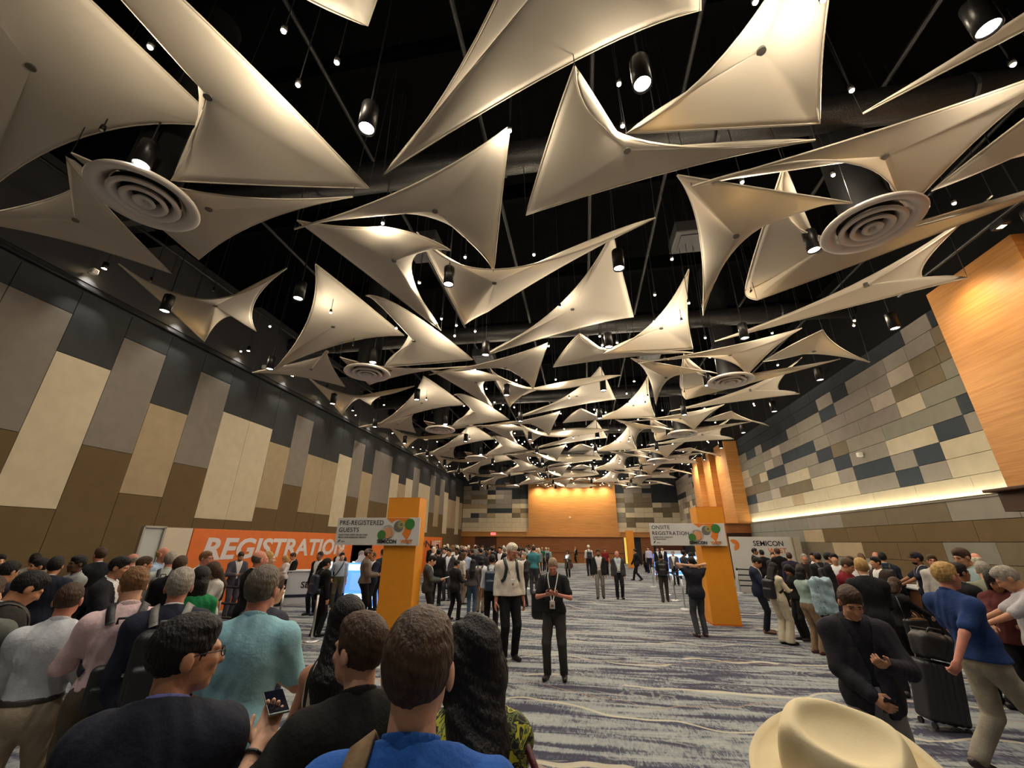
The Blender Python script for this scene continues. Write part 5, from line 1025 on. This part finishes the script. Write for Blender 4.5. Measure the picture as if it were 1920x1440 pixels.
# --- white registration counter
c0 = at_z(520, 1085, 1.02); c1 = at_z(600, 1078, 1.02)
t = empty('registration_counter', (-8.75, 14.45, 0), math.radians(30)); tag(t, 'white registration counter with dark SEMICON lettering, left', 'counter')
MB().box((0, .3, .5), (2.8, .6, 1.0), bev=.01).build('counter_body', M_wht, t); MB().box((0, .3, 1.02), (2.9, .7, .04), bev=.01).build('counter_top', M_wht, t); MB().box((0, -.004, .26), (2.8, .01, .09)).build('dark_band', mat('navy band', (32, 34, 52), .5), t)
text_obj('SEMICON', .27, Matrix.Translation((-.95, -.002, .50)) @ RX, M_ink, t, off=.006)
for i, (dx, lb) in enumerate(((-.2, 'open laptop with bright screen on the white counter, nearer'), (.75, 'open laptop with bright screen on the white counter, farther'))):
    l = empty('laptop', (-8.75 + dx * math.cos(math.radians(30)) - .15, 14.45 + dx * math.sin(math.radians(30)) + .26, 1.04), math.radians(200)); tag(l, lb, 'laptop'); MB().box((0, 0, .01), (.36, .25, .018), bev=.005).build('keyboard_base', M_wht, l); MB().box((0, -.14, .14), (.36, .015, .25), bev=.005, M=Matrix.Rotation(.25, 4, 'X')).build('screen_lid', M_wht, l); MB().box((0, -.128, .14), (.33, .006, .21), M=Matrix.Rotation(.25, 4, 'X')).build('display', mat('bright display', (190, 220, 240), .2, emit=(190, 220, 245), estr=.6), l)
# --- glowing blue kiosks
M_bl = mat('glowing blue panel', (90, 150, 230), .3, emit=(84, 140, 235), estr=.6); M_bl2 = mat('glowing pale blue panel', (180, 220, 255), .3, emit=(170, 210, 255), estr=1.1)
def kiosk(x, y, rz, w, lb, n):
    t = empty('lit_kiosk', (x, y, 0), rz); tag(t, lb, 'kiosk'); MB().box((0, .15, .66), (w, .3, 1.3), bev=.02).build('kiosk_body', M_bl, t); MB().box((0, -.012, 1.18), (w * .9, .02, .18), bev=.01).build('light_strip', M_bl2, t); MB().box((0, -.012, .32), (w * .94, .02, .16), bev=.01).build('light_strip', M_bl2, t); MB().box((0, .15, .02), (w + .06, .4, .04)).build('foot_plate', M_bl2, t); MB().box((0, .12, 1.42), (w * .5, .05, .24), bev=.01, M=Matrix.Rotation(-.3, 4, 'X')).build('header', M_lg, t)
    for k in range(n): MB().box((-w / 2 + w * (k + .5) / n, -.013, .75), (w / n * .7, .014, .5), bev=.01).build('screen', mat('blue screen', (120, 170, 240), .2, emit=(110, 160, 240), estr=.5), t)
kiosk(-7.25, 13.75, .1, 1.1, 'glowing blue kiosk left of the left pillar', 1)
kiosk(5.9, 31.5, 0, 2.4, 'wide glowing blue kiosk at the far right side', 3); kiosk(6.7, 27.0, .0, 1.3, 'second glowing blue kiosk nearer the right pillar', 2)
t = empty('kiosk_counter', (5.6, 23.5, 0)); tag(t, 'small white topped wooden counter before the far kiosks', 'counter'); MB().box((0, .3, .5), (1.2, .6, 1.0), bev=.01).build('counter_body', mat('tan board', (150, 124, 92), .6), t); MB().box((0, .3, 1.02), (1.3, .7, .04), bev=.01).build('counter_top', M_wht, t)
bx = MB().box((0, 0, .1), (.6, .3, .2), bev=.01).build('cardboard_box', M_lg); bx.location = (5.6, 23.8, 1.04); tag(bx, 'white box on the small counter before the far kiosks', 'box'); MB().box((0, 0, .204), (.6, .06, .006)).build('tape', M_gl, bx)
# --- right white backdrop
q0, q1 = at_y(1366, 1004, 21.5), at_y(1478, 1006, 21.5)
t = empty('white_backdrop', ((q0[0] + q1[0]) / 2, 21.5, 0)); tag(t, 'white backdrop with black and orange event lettering on the right', 'banner'); ww = q1[0] - q0[0]; MB().box((0, .03, 1.15), (ww, .06, 2.3), bev=.005).build('backdrop_panel', M_wht, t)
text_obj('SEMICON', .30, Matrix.Translation((ww / 2 - 1.55, -.003, 1.92)) @ RX, M_ink, t, off=.004); text_obj('WEST', .30, Matrix.Translation((ww / 2 - .97, -.003, 1.62)) @ RX, M_orp, t, off=.004)
a = MB(); disc(a, -ww / 2 + .16, 1.95, -.002, .05, .24, -1.6, 2.2); a.build('orange_ring_print', M_orp, t)
q2 = at_y(1497, 1006, 21.5); t = empty('white_side_panel', ((q1[0] + q2[0]) / 2 + .02, 21.45, 0)); tag(t, 'narrow pale panel at the right end of the white backdrop', 'panel'); MB().box((0, .3, 1.15), (q2[0] - q1[0] - .04, .6, 2.28), bev=.004).build('pale_board', mat('pale board', (186, 178, 158), .6), t); MB().box((-.12, -.003, 1.15), (.03, .012, 2.28)).build('seam_strip', mat('aluminium frame', (170, 165, 155), .4, metal=.8), t)
# --- belt posts
M_st = mat('brushed steel', (190, 190, 188), .3, metal=1.); M_belt = mat('black belt webbing', (20, 20, 26), .7)
def make_post():
    t = empty('stanchion'); MB().lathe([(0, 0), (.17, 0), (.17, .012), (.15, .03), (.05, .05), (.0, .05)], n=28).build('base', M_st, t, True); MB().tube([(0, 0, .04), (0, 0, .94)], .024, 14).build('post', M_st, t, True); MB().tube([(0, 0, .90), (0, 0, 1.0)], .032, 14).build('belt_head', M_belt, t, True); return t
pb = make_post(); posts = []
PP = [('silver belt post nearest, beside the person with the navy backpack', at_z(583, 1203)), ('silver belt post right aisle, nearest of four', at_z(1285, 1143)), ('silver belt post right aisle, second of four', at_z(1267, 1127)), ('silver belt post right aisle, third of four', at_z(1253, 1116)), ('silver belt post right aisle, farthest of four', at_z(1226, 1101)), ('silver belt post half hidden behind the hands-on-head person', at_z(1290, 1103)), ('silver belt post just right of the right pillar', at_z(1389, 1112)), ('silver belt post at the edge of the centre queue, first', at_z(976, 1131)), ('silver belt post at the edge of the centre queue, second', at_z(990, 1104)), ('silver belt post at the edge of the centre queue, third', at_z(998, 1089)), ('silver belt post at the edge of the centre queue, fourth', at_z(1004, 1078)), ('silver belt post left of the taupe sweater', at_z(664, 1128)), ('silver belt post before the orange backdrop, green top side', np.array([-8.6, 9.6, 0])), ('silver belt post before the orange backdrop, counter side', np.array([-7.2, 9.9, 0]))]
for i, (lb, p) in enumerate(PP):
    o = pb if i == 0 else copy_tree(pb); o.location = (p[0], p[1], 0); tag(o, lb, 'belt post', 'silver belt posts'); posts.append(p)
def belt(a, b, lb, zs=(.95,)):
    t = empty('barrier_belt', (a[0], a[1], 0)); tag(t, lb, 'belt', 'black barrier belts'); d = np.array([b[0] - a[0], b[1] - a[1], 0]); n = np.array([-d[1], d[0], 0]); n /= np.linalg.norm(n)
    for z in zs:
        pts = [d * s + A3(0, 0, z - .03 * math.sin(PI * s)) for s in np.linspace(.03 / max(np.linalg.norm(d), .1), 1 - .03 / np.linalg.norm(d), 9)]; ribbon('webbing', pts, [n] * 9, .05, .003, M_belt, t)
belt(PP[1][1], PP[2][1], 'black belt between the two nearest right aisle posts'); belt(PP[2][1], PP[3][1], 'black belt between the second and third right aisle posts'); belt(PP[3][1], PP[4][1], 'black belt between the two farthest right aisle posts'); belt(PP[2][1], PP[5][1], 'black belt running right behind the hands-on-head person'); belt(PP[6][1], PP[6][1] + A3(2.6, .6, 0), 'black double belt right of the right pillar', (.95, .72, .5, .3)); belt(PP[7][1], PP[8][1], 'black belt along the centre queue, nearest span'); belt(PP[8][1], PP[9][1], 'black belt along the centre queue, middle span'); belt(PP[9][1], PP[10][1], 'black belt along the centre queue, farthest span'); belt(PP[12][1], PP[13][1], 'black triple belt before the orange backdrop', (.95, .6, .3))
# --- right: wooden counter with papers
t = empty('paper_counter', (8.35, 12.6, 0), math.radians(-8)); tag(t, 'brown fronted registration counter with papers on top, right', 'counter'); MB().box((0, 0, .5), (1.0, 1.5, 1.0), bev=.01).build('counter_body', [mat('brown counter front', (104, 66, 42), .5)], t); MB().box((.48, -.3, .5), (.06, 1.2, 1.0)).build('side_panel', mat('grey tan side', (120, 108, 92), .6), t); MB().box((0, 0, 1.02), (1.1, 1.6, .04), bev=.01).build('counter_top', M_lg, t)
for i, (dx, dy, rz, lb) in enumerate(((-.2, -.5, .2, 'white paper sheet on the brown counter, front'), (.1, -.1, -.3, 'white paper sheet on the brown counter, middle'), (-.1, .3, .5, 'white paper sheet on the brown counter, back'))):
    o = MB().box((0, 0, 0), (.3, .4, .012), bev=.002).build('paper_stack', M_wht); o.location = (8.35 + dx, 12.6 + dy, 1.047); o.rotation_euler = (0, 0, rz); tag(o, lb, 'paper')
# --- white folding table at the right edge with navy cloth banner
t = empty('registration_table', (6.35, 6.9, 0), math.radians(12)); tag(t, 'white slatted table at the right edge of the hall', 'table'); MB().box((0, 0, .98), (1.5, .5, .04), bev=.01).build('table_top', M_wht, t)
for sx in (-.7, .7): MB().tube([(sx, -.2, 0), (sx * .9, .2, .97)], .025, 8).build('leg', M_wht, t); MB().tube([(sx, .2, 0), (sx * .9, -.2, .97)], .025, 8).build('leg', M_wht, t)
o = empty('cloth_banner', (6.1, 6.3, 0), math.radians(12)); tag(o, 'navy cloth banner with white script at the right edge', 'banner'); V = []; F = []
for i in range(13):
    for j in range(9): V.append((-.5 + i * .085, .03 * math.sin(i * 1.1) - .02, .35 + j * .07))
for i in range(12):
    for j in range(8): F.append((i * 9 + j, (i + 1) * 9 + j, (i + 1) * 9 + j + 1, i * 9 + j + 1))
cl = mesh_obj('banner_cloth', V, F, cmat((34, 38, 96)), o, True); sm = cl.modifiers.new('thickness', 'SOLIDIFY'); sm.thickness = .006
text_obj('semi', .3, Matrix.Translation((-.3, -.06, .5)) @ RX, M_gl, o, shear=.3); MB().tube([(-.56, 0, 0), (-.56, 0, .95)], .015, 8).build('pole', M_wht, o); MB().tube([(.56, 0, 0), (.56, 0, .95)], .015, 8).build('pole', M_wht, o); MB().tube([(-.56, 0, .93), (.56, 0, .93)], .012, 8).build('crossbar', M_wht, o)
# --- suitcase with a bag on top
sp = at_z(1772, 1368); t = empty('rolling_suitcase', (sp[0], sp[1], 0), math.radians(8)); t.rotation_euler[1] = .16; tag(t, 'black ribbed rolling suitcase pulled by the blue polo person', 'suitcase'); M_su = cmat((34, 34, 38), 'leather')
F = Fld([rb_((0, 0, .38), (.225, .13, .31), .05)], .011); X, Y, Z = F.XYZ(); F.D = F.D + (.004 * np.sin(X * 90)).astype(np.float32); link('shell', qmesh('shell', [F.mesh()]), M_su, t)
for sx in (-.18, .18):
    for sy in (-.09, .09): MB().tube([(sx - .012, sy, .035), (sx + .012, sy, .035)], .034, 14).build('wheel', M_black2, t)
for sx in (-.1, .1): MB().tube([(sx, .12, .66), (sx, .12, 1.02)], .009, 8).build('handle_rod', M_st, t)
MB().tube([(-.11, .12, 1.02), (.11, .12, 1.02)], .016, 10).build('handle_grip', M_black2, t)
t = empty('duffel_bag', (sp[0] + .115, sp[1] - .02, .70), math.radians(8)); t.rotation_euler[1] = .16; tag(t, 'black soft bag resting on top of the rolling suitcase', 'bag'); F = Fld([rb_((0, 0, .15), (.21, .13, .145), .08)], .011); F.ripple(.004, .8, 2.); link('bag_body', qmesh('bag_body', [F.mesh()]), cmat((28, 26, 26), 'leather'), t); MB().tube([(-.1, -.05, .27), (-.07, -.06, .34), (.07, -.06, .34), (.1, -.05, .27)], .012, 8).build('bag_handle', M_black2, t, True)
# --- red handbag of the floral woman
def local(rec, v): r, J, loc, s, R = rec; return loc + R @ (np.array(v) * s)
fw = [q for q in PEOPLE if q[0]['label'].startswith('woman with long wavy')][0]; r_, c_, G_, loc_, s_, R_ = fw
hb = loc_ + R_ @ (A3(.30, -.02, .98) * s_); t = empty('red_handbag', tuple(hb), r_.rotation_euler[2]); tag(t, 'dark red leather handbag on the floral blouse shoulder', 'bag'); F = Fld([rb_((0, 0, .0), (.075, .175, .15), .06), el((.0, 0, -.08), (.09, .19, .10))], .009, k=.05); F.ripple(.004, .7, 1.); link('bag_body', qmesh('bag_body', [F.mesh()]), cmat((104, 30, 34), 'leather'), t); MB().tube([(-.02, -.14, .12), (-.09, -.12, .32), (-.13, .0, .45), (-.09, .11, .32), (-.02, .13, .12)], .012, 8).build('strap', cmat((84, 26, 28), 'leather'), t, True); MB().tube([(-.02, -.13, .15), (.0, 0, .158), (-.02, .13, .15)], .006, 6).build('zip', M_st, t)
sg = MB(); Jf = G_['J']; hh = lambda x, y, z: Jf['H'] + Jf['R'] @ A3(x, y, z) * .95
sgo = empty('sunglasses', tuple(loc_), r_.rotation_euler[2]); sgo.scale = (s_,) * 3; tag(sgo, 'dark sunglasses pushed up on the wavy haired head', 'glasses')
for q in (1, -1): MB().lathe([(0, 0), (.03, .004), (.032, .0), (.0, -.004)], tuple(hh(q * .04, .075, .105)), 16).build('sunglass_lens', M_black2, sgo, True)
MB().tube([tuple(hh(.075, .07, .10)), tuple(hh(.10, .0, .05)), tuple(hh(.10, -.05, .0))], .004, 6).build('temple_arm', M_wht, sgo)
# --- tan strap bag of the nearest blue polo
bp = [q for q in PEOPLE if q[0]['label'].startswith('person in a bright blue')][0]; r_, c_, G_, loc_, s_, R_ = bp; J = G_['J']
t = empty('messenger_bag', tuple(loc_), r_.rotation_euler[2]); t.scale = (s_,) * 3; tag(t, 'bag with a wide tan canvas strap on the blue polo shoulder', 'bag')
pts, nr = stick(G_['prims'], [J['C'] + A3(-.10, -.16, -.12), J['C'] + A3(-.10, -.15, .08), J['N'] + A3(-.10, -.04, .05), J['C'] + A3(-.11, .15, .08), J['C'] + A3(-.14, .14, -.15)], G_['infl'], .008); ribbon('strap', pts, nr, .058, .010, cmat((132, 108, 80)), t); F = Fld([rb_((-.12, -.20, .98), (.16, .06, .14), .04)], .012); link('bag_body', qmesh('bag_body', [F.mesh()]), cmat((120, 98, 72), 'leather'), t)
# phone of the black shirt person, wrist band
bp = [q for q in PEOPLE if q[0]['label'].startswith('person in a black shirt turned')][0]; r_, c_, G_, loc_, s_, R_ = bp; J = G_['J']; W, E = J['W1'], J['E1']; d = (W - E) / np.linalg.norm(W - E); q = loc_ + R_ @ ((W + d * .12 + A3(0, 0, .035)) * s_)
o = MB().box((0, 0, 0), (.072, .148, .009), bev=.004).build('phone', mat('silver phone rim', (150, 155, 152), .3, metal=.6)); o.location = tuple(q); o.rotation_euler = (.25, 0, r_.rotation_euler[2] + .2); MB().box((0, 0, .0052), (.066, .138, .0015)).build('screen', mat('dark phone screen', (16, 18, 30), .06), o); tag(o, 'phone with a dark screen held low between the black shirt and navy blazer', 'phone')
dd = Vector(R_ @ d); pos = Vector(loc_ + R_ @ ((W - d * .03) * s_)); a_ = dd.orthogonal().normalized(); b_ = dd.cross(a_); wb = MB(); wb.tube([pos + (a_ * math.cos(k * PI / 10) + b_ * math.sin(k * PI / 10)) * .034 for k in range(21)], .006, 8, False); o = wb.build('bracelet', M_black2, None, True); tag(o, 'thin dark bracelet on the wrist holding the phone', 'bracelet')
# --- light blue bag of cloth in the right crowd
p = at_y(1543, 1116, 9.2); t = empty('cloth_tote', (p[0], p[1], p[2] - .32)); tag(t, 'light blue patterned cloth draped over an arm, right crowd', 'cloth'); F = Fld([rb_((0, 0, .30), (.19, .07, .30), .06), el((-.08, -.03, .55), (.1, .07, .08)), el((.1, -.03, .56), (.08, .07, .08))], .013, k=.03); F.ripple(.008, .9, 1.); link('cloth', qmesh('cloth', [F.mesh()]), M_denim, t)
# --- black shoulder bag of the woman in black, small brown pouch
fw = [q for q in PEOPLE if q[0]['label'].startswith('woman in black with')][0]; r_, c_, G_, loc_, s_, R_ = fw; hb = loc_ + R_ @ (A3(.24, -.02, .95) * s_); t = empty('shoulder_bag', tuple(hb), r_.rotation_euler[2]); tag(t, 'black leather shoulder bag with brown trim at the counter', 'bag'); F = Fld([rb_((0, 0, 0), (.06, .19, .13), .045)], .012); link('bag_body', qmesh('bag_body', [F.mesh()]), cmat((34, 33, 34), 'leather'), t); MB().tube([(0, -.16, .12), (-.1, -.1, .42), (-.1, .1, .42), (0, .16, .12)], .01, 8).build('strap', M_black2, t, True); MB().box((.02, 0, .12), (.05, .2, .03), bev=.01).build('brown_trim', cmat((120, 88, 40), 'leather'), t)
fw = [q for q in PEOPLE if q[0]['label'].startswith('woman holding a glowing')][0]; r_, c_, G_, loc_, s_, R_ = fw; hb = loc_ + R_ @ (A3(-.25, -.02, .78) * s_); t = empty('shoulder_bag', tuple(hb), r_.rotation_euler[2]); tag(t, 'dark red shoulder bag in the empty aisle', 'bag'); MB().box((0, 0, 0), (.12, .34, .26), bev=.04).build('bag_body', cmat((80, 30, 34), 'leather'), t); MB().tube([(0, -.12, .12), (.06, 0, .6), (0, .12, .12)], .01, 6).build('strap', cmat((60, 26, 28), 'leather'), t); o = MB().box((0, 0, 0), (.075, .012, .15), bev=.004).build('phone', mat('glowing phone', (220, 225, 255), .2, emit=(215, 225, 255), estr=1.2)); hp = loc_ + R_ @ (A3(.02, .36, 1.32) * s_); o.location = tuple(hp); tag(o, 'glowing phone raised by the woman in the empty aisle', 'phone')
gp = [q for q in PEOPLE if q[0]['label'].startswith('person in a grey suit holding')][0]; r_, c_, G_, loc_, s_, R_ = gp; o = MB().box((0, 0, 0), (.2, .28, .006)).build('paper_sheet', M_wht); o.location = tuple(loc_ + R_ @ (A3(0, .42, 1.16) * s_)); o.rotation_euler = (.3, 0, r_.rotation_euler[2]); tag(o, 'white paper held by the grey suit person', 'paper')
# --- sling bag strap of the light blue shirt, black sling of the black polo person
for start, c, lb, nm, side in (('person in a light blue shirt with', (30, 30, 38), 'black cross body bag on the light blue shirt', 'sling_bag', -1), ('balding person in a black polo', (24, 23, 24), 'black backpack hanging from one shoulder of the black polo', 'backpack', 1)):
    q = [x for x in PEOPLE if x[0]['label'].startswith(start)][0]; r_, c_, G_, loc_, s_, R_ = q; J = G_['J']; t = empty(nm, tuple(loc_), r_.rotation_euler[2]); t.scale = (s_,) * 3; tag(t, lb, 'bag')
    if side < 0: path = [J['N'] + A3(-.10, -.03, .05), J['C'] + A3(-.05, .15, .05), J['C'] + A3(.08, .16, -.15), J['C'] + A3(.17, .05, -.27)]; bc = A3(.22, -.05, .92); bd = (.05, .13, .11)
    else: path = [J['C'] + A3(.13, -.14, -.05), J['C'] + A3(.12, -.14, .08), J['N'] + A3(.11, -.02, .03), J['C'] + A3(.14, .13, .06), J['C'] + A3(.17, .04, -.06)]; bc = A3(.26, -.14, 1.0); bd = (.14, .10, .22)
    pts, nr = stick(G_['prims'], path, G_['infl'], .006); ribbon('strap', pts, nr, .035, .008, cmat(c, 'leather'), t); F = Fld([rb_(bc, bd, min(bd) * .7)], .012); link('bag_body', qmesh('bag_body', [F.mesh()]), cmat(c, 'leather'), t)
# --- the straw hat and its wearer at the bottom right
hz = 1.64; hp = at_z(1570, 1368, hz); HF = math.radians(52)
rec = P('person wearing a cream straw hat at the bottom right corner', (1570, 1368), float(hp[1]), face=52, skin='a', hairc='g', top='shirt', topc=(120, 120, 124), hmin=1.50, hmax=1.54, hpitch=.05, eyes=False, lod='near')
r_, J, loc_, s_, R_ = rec; TOPZ = J['top'] * 1.0
ht = empty('straw_hat', tuple(hp - A3(0, 0, .09)), HF); _z = Vector((-.37 * .5, -.93 * .5, 1)).normalized(); _y = Vector((-math.sin(HF), math.cos(HF), 0)); _y = (_y - _z * _y.dot(_z)).normalized(); _x = _y.cross(_z); _m = Matrix((_x, _y, _z)).transposed().to_4x4(); _m.translation = ht.location; ht.matrix_world = _m; tag(ht, 'cream straw hat with pinched crown and black band, bottom right corner', 'hat')
M_hat = mat('cream straw felt', (238, 218, 172), .75, .03, 20, .06, 300)
F = Fld([el((0, 0, .035), (.088, .112, .10)), rb_((0, 0, .045), (.080, .102, .085), .05)], .0042, k=.03); F.plane((0, 0, .002), (0, 0, -1))
F.keep(lambda X, Y, Z: Z - (.120 + .08 * Y)); F.cut(el((0, -.014, .128), (.060, .080, .036)), .012); F.cut(el((.088, .104, .09), (.036, .06, .07)), .03); F.cut(el((-.088, .104, .09), (.036, .06, .07)), .03)
link('crown', qmesh('crown', [F.mesh()]), M_hat, ht)
V = []; Fq = []; nb = 64
for i in range(nb):
    a = 2 * PI * i / nb; ca, sa = math.cos(a), math.sin(a)
    for k, (q, dz) in enumerate(((0., .004), (.25, -.004), (.55, -.006), (.85, .002), (1., .012), (1., .007), (.85, -.003), (.55, -.011), (.25, -.009), (0., -.002))):
        ax_, ay_ = .084 + .075 * q, .107 + .072 * q; V.append((ax_ * ca, ay_ * sa, dz + (.022 * q * ca * ca - .012 * q * max(sa, 0))))
for i in range(nb):
    for k in range(10): Fq.append((i * 10 + k, ((i + 1) % nb) * 10 + k, ((i + 1) % nb) * 10 + (k + 1) % 10, i * 10 + (k + 1) % 10))
mesh_obj('brim', V, Fq, M_hat, ht, True)
bd = MB(); V = []; Fq = []
for i in range(nb):
    a = 2 * PI * i / nb
    for (e, z) in ((.0015, .004), (.0035, .006), (.0035, .03), (.001, .032)): V.append(((.0875 + e) * math.cos(a), (.1105 + e) * math.sin(a), z))
for i in range(nb):
    for k in range(3): Fq.append((i * 4 + k, ((i + 1) % nb) * 4 + k, ((i + 1) % nb) * 4 + k + 1, i * 4 + k + 1))
mesh_obj('hat_band', V, Fq, mat('black hat ribbon', (24, 22, 22), .5), ht, True)
